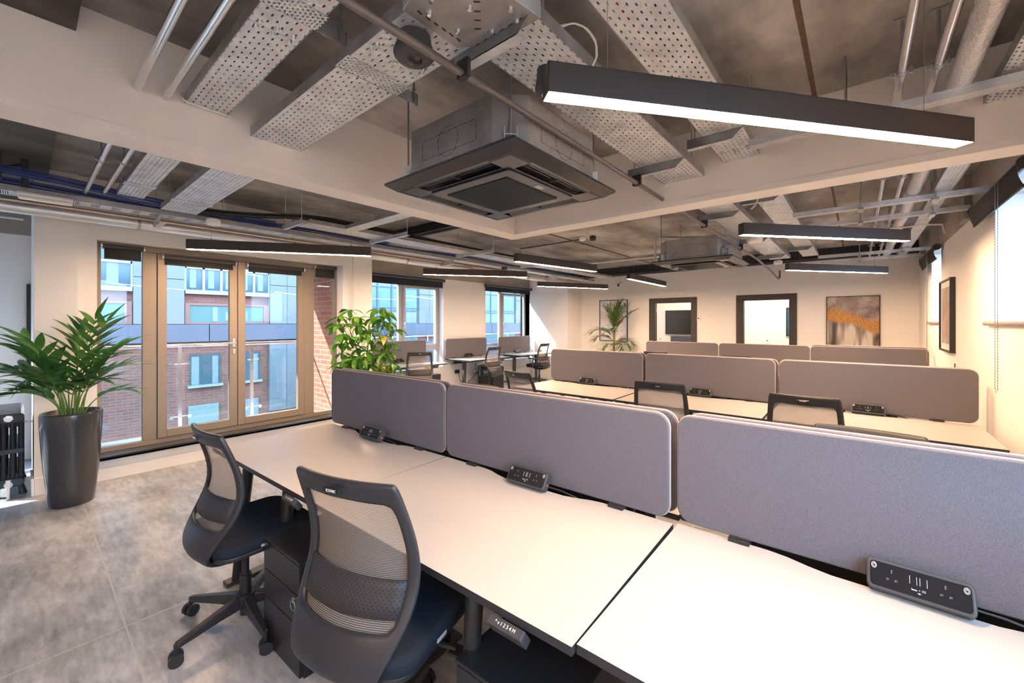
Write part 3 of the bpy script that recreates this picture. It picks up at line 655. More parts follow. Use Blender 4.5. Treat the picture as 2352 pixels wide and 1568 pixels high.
# ---- office chair
def make_chair(label,arms=False):
    t=thing('office_chair',label,'office chair')
    zs=[.385,.392,.405,.43,.465,.505,.545,.58,.61,.65,.70,.76,.83,.90,.96,.985,1.015,1.03]
    wd=[.10,.12,.135,.155,.175,.195,.210,.222,.230,.236,.238,.236,.230,.224,.219,.216,.212,.204]
    yc=[-.03,-.10,-.17,-.225,-.245,-.238,-.222,-.205,-.19,-.17,-.150,-.140,-.146,-.162,-.180,-.188,-.198,-.203]
    wrap=[.0,.0,.01,.02,.03,.04,.05,.055,.058,.06,.06,.055,.05,.042,.036,.034,.032,.03]
    ui=.835; us=[-1,-.94,-ui]+[-ui+2*ui*k/8 for k in range(1,8)]+[ui,.94,1]
    def P(i,u,off=0): return (wd[i]*u,yc[i]+wrap[i]*u*u+off,zs[i])
    z_lo=7; z_hi=14
    mb=MB(); idx={}
    for i in range(len(zs)):
        for j,u in enumerate(us): idx[i,j]=len(mb.v); mb.v.append(P(i,u))
    for i in range(len(zs)-1):
        for j in range(len(us)-1):
            if z_lo<=i<z_hi and 2<=j<len(us)-3: continue
            mb.f.append([idx[i,j],idx[i,j+1],idx[i+1,j+1],idx[i+1,j]]); mb.mi.append(0); mb.sm.append(True)
    fr=mb.build('back_frame','chair_plastic',t,solid=.022,sub=1)
    mb=MB(); vs=[];fs_=[];n=11; rows=list(range(z_lo-1,z_hi+2))
    for i in rows:
        for j in range(n+1): vs.append(P(i,-.93+1.86*j/n,.013))
    for a in range(len(rows)-1):
        for j in range(n): fs_.append((a*(n+1)+j,a*(n+1)+j+1,(a+1)*(n+1)+j+1,(a+1)*(n+1)+j))
    mb.add(vs,fs_,True); mb.build('mesh_back','chair_mesh',t,sub=1)
    mb=MB(); vs=[];fs_=[]; rows=[(.612,9),(.65,10),(.685,10),(.712,11)]
    for zz,i in rows:
        k=max(q for q in range(len(zs)) if zs[q]<=zz); f=(zz-zs[k])/(zs[k+1]-zs[k])
        for j in range(n+1):
            u=-.86+1.72*j/n; a=P(k,u); b_=P(k+1,u); vs.append((a[0]*(1-f)+b_[0]*f,a[1]*(1-f)+b_[1]*f-.004,zz))
    for a in range(3):
        for j in range(n): fs_.append((a*(n+1)+j,a*(n+1)+j+1,(a+1)*(n+1)+j+1,(a+1)*(n+1)+j))
    mb.add(vs,fs_,True); mb.build('lumbar_support','lumbar',t,solid=.006)
    # badge with lettering on the rear of the top bar
    bd=MB().box(-.036,-.2205,.988,.036,-.2115,1.004).build('badge','black_gloss',fr,bevel=.003)
    text('ICONIC',.0115,'text_white',fr,Matrix.Translation((0,-.2212,.996))@Matrix.Rotation(PI/2,4,'X'),name='badge_lettering')
    MB().prism(rrect(-.25,-.20,.25,.27,.09,8),.455,.515).build('seat','black_fabric',t,bevel=.024,seg=4)
    MB().prism(rrect(-.235,-.19,.235,.255,.08,8),.435,.458).build('seat_pan','black',t,bevel=.006)
    MB().box(-.09,-.16,.385,.09,.10,.437).build('tilt_mechanism','black',t,bevel=.012)
    MB().cyl((.08,.04,.415),(.27,.06,.40),.008).box(.25,.035,.39,.31,.085,.402).build('lever','black',t,bevel=.003)
    MB().box(.246,-.02,.470,.2525,.03,.482).build('side_tag','box_grey',t)
    MB().cyl((0,0,.39),(0,0,.14),.017,n=16).cyl((0,0,.24),(0,0,.10),.027,n=18).cyl((0,0,.10),(0,0,.035),.024,n=16).build('gas_column','black',t)
    mb=MB(); mb.cyl((0,0,.145),(0,0,.085),.045,.05,20)
    for k in range(5):
        a=2*PI*k/5; c_,s_=math.cos(a),math.sin(a)
        vs=[]
        for r,hw,z0,z1 in ((.02,.032,.085,.140),(.14,.026,.085,.125),(.315,.017,.075,.100)):
            for sy,z in ((-1,z0),(1,z0),(1,z1),(-1,z1)): vs.append((r*c_-sy*hw*s_*(0.7 if z==z1 else 1),r*s_+sy*hw*c_*(0.7 if z==z1 else 1),z))
        mb.add(vs,[(q*4+i,q*4+(i+1)%4,(q+1)*4+(i+1)%4,(q+1)*4+i) for q in range(2) for i in range(4)]+[(0,3,2,1),(8,9,10,11)])
    mb.build('star_base','chair_plastic',t,bevel=.005)
    for k in range(5):
        a=2*PI*k/5; c_,s_=math.cos(a),math.sin(a); x,y=.315*c_,.315*s_
        h=(c_*.0-s_,s_*0+c_)
        dl=(-.45,-1.79,.4,-.9,1.33)[k]; h=(math.cos(a+dl),math.sin(a+dl)); px,py=-h[1]*.02,h[0]*.02
        x+=h[0]*-.0; 
        MB().cyl((x,y,.095),(x,y,.05),.009).cyl((x+px*.35,y+py*.35,.029),(x+px*1.35,y+py*1.35,.029),.029,n=18).cyl((x-px*.35,y-py*.35,.029),(x-px*1.35,y-py*1.35,.029),.029,n=18).cyl((x-px*.4,y-py*.4,.031),(x+px*.4,y+py*.4,.031),.016).build('castor','black',t,bevel=.004)
    if arms:
        for sx in (-1,1):
            MB().box(sx*.10,-.02,.425,sx*.285,.04,.437).cyl((sx*.28,.01,.43),(sx*.285,.0,.66),.018,.014,10).box(sx*.285-.035,-.11,.655,sx*.285+.035,.13,.68).build('armrest','black',t,bevel=.006)
    return t
ch=make_chair('x')
cha=make_chair('x',True)
def chair(proto,x,y,deg,label,group,star=None):
    r=math.radians(deg)
    if not proto.get('used'):
        proto['used']=1; proto.location=(x,y,0); proto.rotation_euler=(0,0,r); proto['label']=label; proto['group']=group; o=proto
    else: o=dup(proto,(x,y,0),r,label,group); 
    if star is not None:
        for c in o.children:
            if c.name.split('.')[0] in ('star_base','castor'): c.rotation_euler=(0,0,math.radians(star-deg))
    return o
g='mesh backed office chairs'
c2=chair(ch,-1.29,.82,15.5,'black mesh backed office chair, closest to the camera, in the lower middle of the view',g,40)
chair(ch,-2.45,.755,2,'black mesh backed swivel chair seen from the side, in front of the leftmost nearest desk',g,285.7)
chair(ch,-2.74,3.55,-10,'mesh backed office chair at the leftmost desk of the second bench row',g,20)
chair(ch,-1.36,3.75,10,'mesh backed office chair at the middle desk of the second row',g,20)
chair(ch,-.30,3.75,1,'mesh backed office chair at the rightmost desk of the second row',g,20)
chair(ch,-2.42,2.30,184,'mesh backed office chair just behind the middle nearest screen, only the curved top showing',g,10)
chair(ch,.03,2.47,178,'mesh backed office chair just behind the rightmost nearest screen, only the curved top showing',g,10)
chair(ch,-2.77,7.43,3,'office chair at the leftmost third row desk, its dark top peeking over the screens',g,10)
chair(ch,-1.44,7.33,-3,'office chair at the middle third row desk, its dark top peeking over the screens',g,10)
chair(ch,-6.06,4.62,56,'mesh backed office chair at the window desk behind the leafy tree',g,10)
chair(cha,-6.10,6.50,92,'mesh backed office chair with armrests at the window desk against the white wall',g,30)
chair(cha,-6.10,8.33,94,'mesh backed office chair with armrests at the farthest window desk',g,30)
# ---- pedestals
def make_ped():
    t=thing('drawer_pedestal','x','drawer unit')
    W,Dp,H=.37,.50,.50
    MB().box(-W/2,-Dp/2+.02,.0,W/2,Dp/2,H).build('carcass','ped',t,bevel=.003)
    MB().box(-W/2-.003,-Dp/2-.003,H,W/2+.003,Dp/2+.003,H+.012).build('top','ped',t,bevel=.003)
    for z0,z1 in ((.365,.495),(.235,.361),(.012,.231)):
        MB().box(-W/2+.003,-Dp/2,z0,W/2-.003,-Dp/2+.02,z1).build('drawer','ped',t,bevel=.002)
    lk=MB().cyl((.15,-Dp/2,.345),(.15,-Dp/2-.010,.345),.012,n=16).build('lock','chrome',t)
    MB().tube([(.147+.022*math.cos(a),-Dp/2-.012,.322+.022*math.sin(a)) for a in [2*PI*k/16 for k in range(17)]],.0015,6).box(.146,-Dp/2-.014,.335,.154,-Dp/2-.011,.36).build('key_ring','chrome',lk)
    return t
pd=make_ped(); fp_=[True]
def ped(x,y,deg,label):
    if fp_[0]: fp_[0]=False; pd.location=(x,y,0); pd.rotation_euler=(0,0,math.radians(deg)); pd['label']=label; pd['group']='black drawer pedestals'; return
    dup(pd,(x,y,0),math.radians(deg),label,'black drawer pedestals')
ped(-2.035,1.015,2,'black drawer pedestal with a key in its lock between the two nearest chairs')
ped(-.775,1.12,2,'black drawer pedestal under the middle nearest desk, at the bottom of the view')
ped(-6.70,5.27,90,'black drawer pedestal beside the chair at the window desk behind the leafy tree')
ped(-6.70,7.20,90,'black drawer pedestal beside the chair at the window desk against the white wall')
for c in c2.children:
    if c.name.split('.')[0] not in ('star_base','castor'): c.location.z+=.04
tag(MB().box(-7.199,6.50,.36,-7.16,6.62,.44).build('wall_socket','black',None,bevel=.004),'black double wall socket under the window desk against the white wall','power socket')
tag(MB().tube([(-7.16,6.58,.38),(-7.12,6.6,.2),(-7.0,6.7,.12),(-6.9,6.85,.3),(-6.88,6.9,.6)],.006).build('power_cable','cable_black'),'black cable hanging from the wall socket under the white wall window desk','cable')
tag(MB().box(-2.74,1.0,.03,-2.5,1.12,.07).build('foot_rest','charcoal',None,bevel=.01),'dark flat foot rest on the floor under the leftmost nearest desk','foot rest') if False else None
# ================================================================== LINEAR LIGHTS
def lamp(x0,y0,x1,y1,label,z=2.30,wires=(.12,.88)):
    L=math.hypot(x1-x0,y1-y0); a=math.atan2(y1-y0,x1-x0)
    t=thing('linear_pendant_light',label,'pendant light',((x0+x1)/2,(y0+y1)/2,z),a,'linear pendant lights')
    W,Hh=.066,.10
    MB().box(-L/2,-W/2,0,L/2,-W/2+.003,Hh).box(-L/2,W/2-.003,0,L/2,W/2,Hh).box(-L/2,-W/2,Hh-.003,L/2,W/2,Hh).box(-L/2,-W/2,0,-L/2+.003,W/2,Hh).box(L/2-.003,-W/2,0,L/2,W/2,Hh).build('housing','frame_dark',t)
    MB().box(-L/2+.003,-W/2+.003,-.0005,L/2-.003,W/2-.003,.004).build('diffuser','led',t)
    for q in wires:
        x=-L/2+q*L; MB().cyl((x,0,Hh),(x,0,CZ-z),.0012,n=5).cyl((x,0,Hh),(x,0,Hh+.018),.006).build('suspension_wire','wire',t)
    return t
lamp(-.795,1.120,.345,2.568,'largest black linear pendant light, lit warm white, at the upper right of the view')
lamp(-.77,3.98,.347,5.276,'black linear pendant light hanging beyond the white beam, second from the camera on the right')
lamp(-.783,7.10,.33,8.52,'black linear pendant light farthest away on the right, in front of the far wall')
lamp(-5.269,1.10,-4.228,2.552,'black linear pendant light hanging in front of the glazed double doors')
lamp(-5.226,4.06,-4.237,5.43,'black linear pendant light hanging in front of the window desks')
lamp(-3.236,3.92,-2.985,5.48,'black linear pendant light hanging beyond the corner of the white beam')
lamp(-5.106,6.92,-4.329,8.50,'black linear pendant light near the far pillar, its outer end dimmer')
lamp(-3.037,6.75,-3.094,8.65,'black linear pendant light pointing at the far wall above the left door frame')
lamp(-.78,-2.0,.34,-.55,'added black linear pendant light, unseen behind the camera on the right, brightening the foreground')  # extra pendant out of view, added to light the foreground
# ================================================================== CEILING SERVICES
def hanger(mb,x,y,z0,z1=CZ,r=.004): mb.cyl((x,y,z0),(x,y,z1),r,n=6)
def tray_x(label,x0,x1,y0,y1,z,brs=(),h=.05,mat='perf_x',seams=(),rails='galv_rail',rods=None,group='perforated steel cable trays'):
    t=thing('cable_tray',label,'cable tray',((x0+x1)/2,(y0+y1)/2,z),0,group); T=Matrix.Translation((-(x0+x1)/2,-(y0+y1)/2,-z))
    def m_():
        q=MB(); q.T=T; return q
    m_().box(x0,y0,z,x1,y1,z+.0015).build('perforated_base',mat,t)
    m_().box(x0,y0-.001,z-.001,x1,y0+.0015,z+h).build('side_rail',rails,t); m_().box(x0,y1-.0015,z-.001,x1,y1+.001,z+h).build('side_rail',rails,t)
    for b in brs:
        q=m_(); q.m(0).box(b-.055,y0-.01,z-.004,b+.045,y1+.01,z-.0015); q.m(1).box(b-.057,y0-.01,z-.004,b-.054,y1+.13,z+.052).box(b-.072,y1+.127,z-.004,b-.054,y1+.13,z+.052)
        q.build('bracket',['perf_tab','galv_rail'],t)
        q=m_(); hanger(q,b-.045,y1+.10,z,CZ); q.cyl((b-.045,y1+.10,z+.052),(b-.045,y1+.10,z+.06),.009,n=6); q.build('threaded_rod','rod',t)
    for sx in seams:
        q=m_(); q.box(sx-.001,y0,z-.0022,sx+.001,y1,z-.0005)
        for yy in (y0+.03,(y0+y1)/2,y1-.03):
            q.cyl((sx+.02,yy,z-.010),(sx+.02,yy,z),.007,.010,8).cyl((sx-.02,yy,z-.010),(sx-.02,yy,z),.007,.010,8)
        q.build('joint_bolts','chrome',t)
    return t
def tray_y(label,y0,y1,x0,x1,z,brs=(),h=.05,mat='perf_y',seams=(),group='perforated steel cable trays',rail='galv_rail',hr=True,down=True):
    t=thing('cable_tray',label,'cable tray',((x0+x1)/2,(y0+y1)/2,z),0,group); T=Matrix.Translation((-(x0+x1)/2,-(y0+y1)/2,-z))
    def m_():
        q=MB(); q.T=T; return q
    m_().box(x0,y0,z,x1,y1,z+.0015).build('perforated_base',mat,t)
    m_().box(x0-.001,y0,z-.001,x0+.0015,y1,z+h).build('side_rail',rail,t); m_().box(x1-.0015,y0,z-.001,x1+.001,y1,z+h).build('side_rail',rail,t)
    for b in brs:
        q=m_(); fr=lambda a,c,hh,b=b:(a,b+hh,c)
        q.prism([(x0-.09,z-.055),(x1-.055,z-.055),(x1+.005,z-.003),(x0-.09,z+.002)],0,.0025,fr)
        q.m(1).box(x0-.09,b,z-.055,x1-.055,b+.045,z-.0525)
        q.build('bracket',['galv_dark','perf_tab'],t)
        q=m_(); hanger(q,x0-.05,b+.02,z-.055,CZ); hanger(q,x1+.04,b+.02,z,CZ); q.build('threaded_rod','rod',t)
    for sy in seams:
        q=m_(); q.box(x0,sy-.001,z-.0022,x1,sy+.001,z-.0005)
        for xx in (x0+.03,(x0+x1)/2,x1-.03): q.cyl((xx,sy+.02,z-.010),(xx,sy+.02,z),.007,.010,8).cyl((xx,sy-.02,z-.010),(xx,sy-.02,z),.007,.010,8)
        q.build('joint_bolts','chrome',t)
    return t
tray_x('narrow perforated steel cable tray crossing the upper left, with red cable in its slots',-5.04,.6,.534,.712,2.66,(-1.52,-4.45),seams=(-1.70,))
tray_x('wide perforated steel cable tray crossing the upper left beside the narrow one',-4.93,-1.12,.83,1.10,2.595,(-1.57,-3.25,-4.45),seams=(-1.40,))
# corner fitting
t=thing('cable_tray_corner','galvanised corner fitting joining two cable trays above the nearest ceiling cassette','cable tray',(-.99,.97,2.595)); T=Matrix.Translation((.99,-.97,-2.595))
q=MB(); q.T=T; q.prism([(-1.16,.82),(-1.02,.78),(-.86,.94),(-.83,1.14),(-1.05,1.14),(-1.16,1.06)],2.588,2.590); cp=q.build('corner_plate','galv_body',t)
q=MB(); q.T=T
for k in range(6): q.obox((-1.125,.86+.035*k,2.5879),(.007,.020,.0008),Matrix.Rotation(.2,3,'Z')); q.obox((-1.09+.04*k,1.10,2.5879),(.020,.007,.0008),Matrix.Rotation(-.1,3,'Z'))
for k in range(5): q.obox((-1.03+.028*k,1.04-.03*k,2.5879),(.022,.007,.0008),Matrix.Rotation(.75,3,'Z'))
q.build('slots','cable_black',cp)
q=MB(); q.T=T; q.prism([(-1.16,.82),(-1.02,.78),(-.86,.94),(-.83,1.14),(-.828,1.14),(-.857,.938),(-1.018,.777),(-1.16,.817)],2.588,2.645); q.build('side_rail','galv',t)
q=MB(); q.T=T
for x,y in ((-1.10,.88),(-1.09,1.0),(-1.0,1.08),(-.90,1.10),(-.98,.95),(-.88,1.04),(-1.05,.85)):
    q=MB(); q.T=T; q.cyl((x,y,2.576),(x,y,2.588),.008,.011,8).build('bolt','chrome',t)
tray_y('wide perforated steel cable tray running away above the nearest ceiling cassette, behind the largest light',1.12,8.1,-1.13,-.845,2.60,(1.10,2.70,4.30,5.90,7.50),seams=(3.45,6.9))
tray_y('narrow perforated cable tray with purple and red cables, right of the wide one',-1.5,8.5,-.712,-.50,2.66,(2.62,4.17,7.35),seams=(2.95,6.3))
tray_y('narrow perforated steel cable tray running away along the right wall above the foil duct',1.6,9.6,.49,.605,2.66,(),mat='perf_small_y')
tray_y('slim cable tray with blue cable bundles running along above the glazed doors',-3.5,9.3,-5.27,-5.08,2.58,(),mat='band_y',h=.045)
tray_y('perforated cable tray with dark cable bundles running toward the far window desks',1.95,9.0,-4.70,-4.42,2.60,(),mat='perf_small_y',h=.04)
tray_x('short perforated cable tray branching toward the white beam above the window desks',-4.42,-2.8,2.35,2.50,2.60,(),mat='perf_x',h=.04)
tray_x('thin cable tray crossing the ceiling toward the second cassette',-4.4,-2.1,6.52,6.64,2.60,(),mat='perf_x',h=.04)
def chan(label,x0,x1,y,z=2.60,w_=.075,rods=()):
    t=thing('slotted_channel',label,'cable channel',((x0+x1)/2,y,z),0,'slotted steel cable channels'); T=Matrix.Translation((-(x0+x1)/2,-y,-z))
    q=MB(); q.T=T; q.box(x0,y-w_/2,z,x1,y+w_/2,z+.0015).build('slotted_base','slot_x',t)
    q=MB(); q.T=T; q.box(x0,y-w_/2-.001,z,x1,y-w_/2+.001,z+.04).box(x0,y+w_/2-.001,z,x1,y+w_/2+.001,z+.04).build('side_rail','galv',t)
    for x in rods:
        q=MB(); q.T=T; q.box(x-.02,y-.08,z-.02,x+.02,y+.08,z-.001).cyl((x,y-.06,z),(x,y-.06,CZ),.005,n=6).cyl((x,y+.06,z),(x,y+.06,CZ),.005,n=6).build('hanger','rod',t)
chan('slotted steel channel along the near face of the white beam, right of the largest light',-.50,.80,2.83,rods=(-.05,))
chan('slotted steel channel crossing to the right wall, first beyond the white beam',-.50,.80,5.00,rods=(.02,.5))
chan('slotted steel channel crossing to the right wall, second beyond the white beam',-.45,.80,5.68,rods=(.02,.55))
chan('slotted steel channel crossing to the right wall, third beyond the white beam',-.5,.80,8.42,rods=(.02,.5))
chan('slotted steel channel crossing to the right wall, nearest to the far wall',-.5,.80,9.2,rods=(.02,))
# supports under the two left trays
for k,y in enumerate((1.84,2.88,4.35,5.95)):
    q=MB(); 
    q.box(-4.78,y-.02,2.555,-3.98 if k in(1,2) else -4.3,y+.02,2.559).box(-4.78,y-.02,2.555,-3.98 if k in(1,2) else -4.3,y-.017,2.597)
    xr=-4.0 if k in (1,2) else -4.34
    q.cyl((-4.74,y,2.54),(-4.74,y,CZ),.004,n=6).cyl((xr,y,2.54),(xr,y,CZ),.004,n=6)
    tag(q.build('tray_support','galv'),['steel support rail with rods under the angled start of the dark cable tray','steel support rail with rods under the branching cable tray, nearest of three','steel support rail with rods under the dark cable tray, before the window desks','steel support rail with rods under the dark cable tray, by the far pillar'][k],'tray support')
for k,y in enumerate((.85,3.0,4.55,6.0,7.6)):
    q=MB(); q.prism([(-5.42,2.50),(-5.10,2.50),(-5.03,2.578),(-5.42,2.578)],y,y+.003,lambda a,b_,h:(a,h,b_)).box(-5.42,y,2.50,-5.10,y+.05,2.503)
    q.cyl((-5.40,y+.02,2.5),(-5.40,y+.02,CZ),.004,n=6)
    tag(q.build('tray_support','galv'),['grey angled bracket under the slim tray, nearest, above the glazed doors','grey angled bracket under the slim tray by the first pier edge','grey angled bracket under the slim tray above the first window desk','grey angled bracket under the slim tray above the second window desk','grey angled bracket under the slim tray nearest the far pillar'][k],'tray support')
# cables in trays
def cables(label,mat,pts,n,r,spread,seed=1,name='cable_bundle'):
    rd=random.Random(seed); q=MB(); pts=[Vector(p) for p in pts]
    for _ in range(2): pts=[pts[0]]+[v for a,b_ in zip(pts,pts[1:]) for v in (a.lerp(b_,.25),a.lerp(b_,.75))]+[pts[-1]]
    for i in range(n):
        o=Vector(((rd.random()-.5)*spread[0],(rd.random()-.5)*spread[1],(rd.random())*spread[2]))
        q.tube([p+o+Vector(((rd.random()-.5)*.004,(rd.random()-.5)*.004,(rd.random()-.5)*.003)) for p in pts],r,6)
    o=tag(q.build(name,mat),label,'cables'); o['kind']='stuff'; return o
yy=[-3.4+.7*k for k in range(19)]
cables('blue data cables sagging along the slim tray above the glazed doors','blue_cable',[(-5.17+.03*math.sin(k),y,2.645+.025*math.sin(k*1.7)) for k,y in enumerate(yy)],12,.0045,(.10,0,.035),2)
cables('blue data cables crossing between the two left trays near the beam','blue_cable',[(-5.1,-2.0,2.72),(-4.95,-.6,2.70),(-4.85,.2,2.66),(-4.95,.7,2.64),(-5.1,1.2,2.65),(-5.15,1.9,2.66)],14,.0045,(.10,0,.06),3)
cables('black and blue cables lying in the dark tray toward the window desks','cable_black',[(-5.05,1.0,2.64),(-4.9,1.6,2.66),(-4.6,2.0,2.69),(-4.55,2.6,2.68),(-4.56,4,2.66),(-4.57,6,2.66),(-4.57,8.9,2.66)],10,.007,(.14,0,.03),4)
cables('navy cables on the branch tray toward the white beam','blue_cable',[(-4.5,2.6,2.68),(-4.2,2.44,2.64),(-3.4,2.43,2.64),(-2.85,2.42,2.64)],6,.005,(0,.08,.02),5)
cables('red cable lying in the narrow tray at the upper left','red',[(-5.0,.69,2.667),(-2.6,.688,2.667),(-1.9,.69,2.667),(-1.0,.685,2.667),(.5,.69,2.667)],1,.005,(0,0,0),6)
cables('black cables lying in the wide tray at the upper left','cable_black',[(-4.8,.95,2.604),(-2.6,.94,2.604),(-1.7,.97,2.604),(-1.1,.96,2.604),(-.98,1.15,2.606),(-.97,4,2.606),(-.96,8,2.606)],6,.004,(.12,.16,.01),7)
cables('black cables lying in the narrow tray at the upper left','cable_black',[(-5.0,.60,2.667),(-2.6,.61,2.667),(-1.0,.60,2.667),(.5,.61,2.667)],4,.004,(0,.09,.01),8)
cables('purple cables lying in the narrow tray right of the wide one','purple',[(-.59,-1.4,2.668),(-.60,1,2.668),(-.58,3,2.668),(-.6,5,2.668),(-.6,8.3,2.668)],4,.0045,(.09,0,.008),9)
cables('red cables lying in the narrow tray right of the wide one','red',[(-.64,-1.4,2.668),(-.65,1,2.668),(-.66,2,2.668),(-.64,3,2.668),(-.65,8.3,2.668)],2,.0045,(.05,0,.004),10)
cables('pale cable loop hanging at the left end of the largest light','lead',[(-.86,1.31,2.66),(-.83,1.38,2.70),(-.80,1.45,2.68),(-.80,1.49,2.62),(-.85,1.52,2.59)],2,.0035,(.01,.01,.01),11)
cables('pale cable loop at the end of the narrow upper left tray','lead',[(-2.60,.52,2.70),(-2.57,.52,2.65),(-2.55,.60,2.642),(-2.57,.72,2.648),(-2.60,.72,2.66)],1,.005,(0,0,0),12)
cables('pale cable looping at the bracket beyond the white beam','lead',[(-.84,4.1,2.68),(-.74,4.15,2.64),(-.66,4.1,2.66),(-.67,4.12,2.58),(-.75,4.3,2.58)],2,.0035,(.01,.01,.01),13)
# pipes
def pipe(label,pts,r,mat='chrome',clamps=(),name='steel_pipe',group=None,clampmat='galv'):
    t=thing(name,label,'pipe',pts[0],0,group); T=Matrix.Translation(-Vector(pts[0]))
    q=MB(); q.T=T; q.tube(pts,r,14).build('pipe',mat,t)
    for c in clamps:
        d=(Vector(pts[-1])-Vector(pts[0])).normalized(); c=Vector(c); sd=d.cross(Vector((0,0,1))).normalized()
        q=MB(); q.T=T; q.cyl(c-d*.012,c+d*.012,r+.006,n=16)
        for s_ in (-1,1): q.cyl(c+sd*s_*(r+.014)+Vector((0,0,-.016)),c+sd*s_*(r+.014)+Vector((0,0,.016)),.006,n=6).obox(c+sd*s_*(r+.010),(.024,.024,.006),Matrix.Rotation(math.atan2(d.y,d.x),3,'Z'))
        q.cyl(c+Vector((0,0,r)),(c.x,c.y,CZ),.006,n=6).box(c.x-.03,c.y-.022,CZ-.006,c.x+.03,c.y+.022,CZ)
        q.build('pipe_clamp','rod',t)
    return t
pipe('bright steel pipe crossing the upper left corner, outermost of the pair',[(-5.05,.355,2.66),(.7,.355,2.66)],.0165,clamps=[(-3.95,.355,2.66),(-1.2,.355,2.66)],group='paired steel pipes')
pipe('bright steel pipe crossing the upper left, next to the narrow cable tray',[(-4.9,.46,2.66),(.7,.46,2.66)],.0165,clamps=[(-3.9,.46,2.66),(-1.55,.46,2.66)],group='paired steel pipes')
pipe('bright steel pipe running away at the upper right, left of the pair',[(.155,-1,2.70),(.155,9.5,2.70)],.0165,clamps=[(.155,2.60,2.70),(.155,4.4,2.70),(.155,6.4,2.7),(.155,8.2,2.7)],group='paired steel pipes')
pipe('bright steel pipe running away at the upper right, nearer the foil duct',[(.275,-1,2.70),(.275,9.5,2.70)],.0165,clamps=[(.275,2.62,2.70),(.275,4.45,2.70),(.275,6.45,2.7),(.275,8.25,2.7)],group='paired steel pipes')
pipe('thick foil wrapped duct running away at the upper right',[(.365,-1,2.68)]+[(.365+.006*math.sin(k*2.1),-.5+.5*k,2.68+.005*math.cos(k*1.3)) for k in range(20)]+[(.365,9.6,2.68)],.047,'foil',clamps=[(.365,4.9,2.68),(.365,7.9,2.68)],name='foil_duct')
pipe('large silver ventilation duct running along above the glazed doors and windows',[(-5.45,-3.6,2.525),(-5.45,9.3,2.525)],.056,'duct_silver',clamps=[(-5.45,.75,2.525),(-5.45,2.2,2.525),(-5.45,3.9,2.525),(-5.45,5.3,2.525),(-5.45,7.0,2.525)],name='ventilation_duct')
pipe('slim copper toned pipe beside the large silver duct above the glazed doors',[(-5.32,-3.6,2.555),(-5.32,5.0,2.555)],.013,'copper',name='copper_pipe')
pipe('second slim pipe beside the large silver duct beyond the pier',[(-5.33,5.2,2.55),(-5.33,9.0,2.55)],.016,'copper',name='copper_pipe')
pipe('thin pale conduit along the dark recess at the far left edge',[(-6.9,-3.0,2.66),(-6.9,-.15,2.66),(-6.9,.02,2.66)],.012,'drain',name='conduit')
pipe('dark grey conduit crossing above the nearest ceiling cassette',[(-1.145,-.6,2.49),(-1.145,7.0,2.49),(-1.15,7.6,2.47),(-1.14,8.3,2.42),(-1.12,8.75,2.36),(-1.11,8.9,2.35),(-1.10,8.95,2.37),(-1.10,8.97,2.50)],.0145,'pipe_grey',name='conduit')
for k,y in enumerate((1.09,2.69,4.29,5.89)):
    tag(MB().box(-1.175,y-.02,2.475,-1.115,y-.001,2.545).box(-1.165,y-.025,2.47,-1.125,y+.0,2.478).build('conduit_clip','cable_black',bevel=.003),'small black clip holding the dark conduit to the tray bracket, '+['nearest the camera','just before the white beam','just beyond the white beam','next to the second cassette'][k],'pipe clip')
pipe('bent pale conduit pair end turning down at the right wall',[(.02,6.3,2.63),(.02,6.45,2.63),(.60,6.45,2.63),(.70,6.42,2.61),(.72,6.40,2.50)],.010,'drain',name='conduit')
pipe('black conduit along the ceiling feeding the white detector beyond the beam',[(-4.75,5.9,2.90),(-3.5,5.88,2.90)],.010,'cable_black',name='conduit')
tag(MB().box(-5.0,.0,2.60,-4.96,.04,2.94).box(-4.9,-.12,2.62,-4.87,-.09,2.94).tube([(-4.98,.02,2.78),(-4.98,-.22,2.66)],.012).build('drop_bracket','dark_steel'),'black steel drop bracket at the upper left beside the blue cables','bracket')
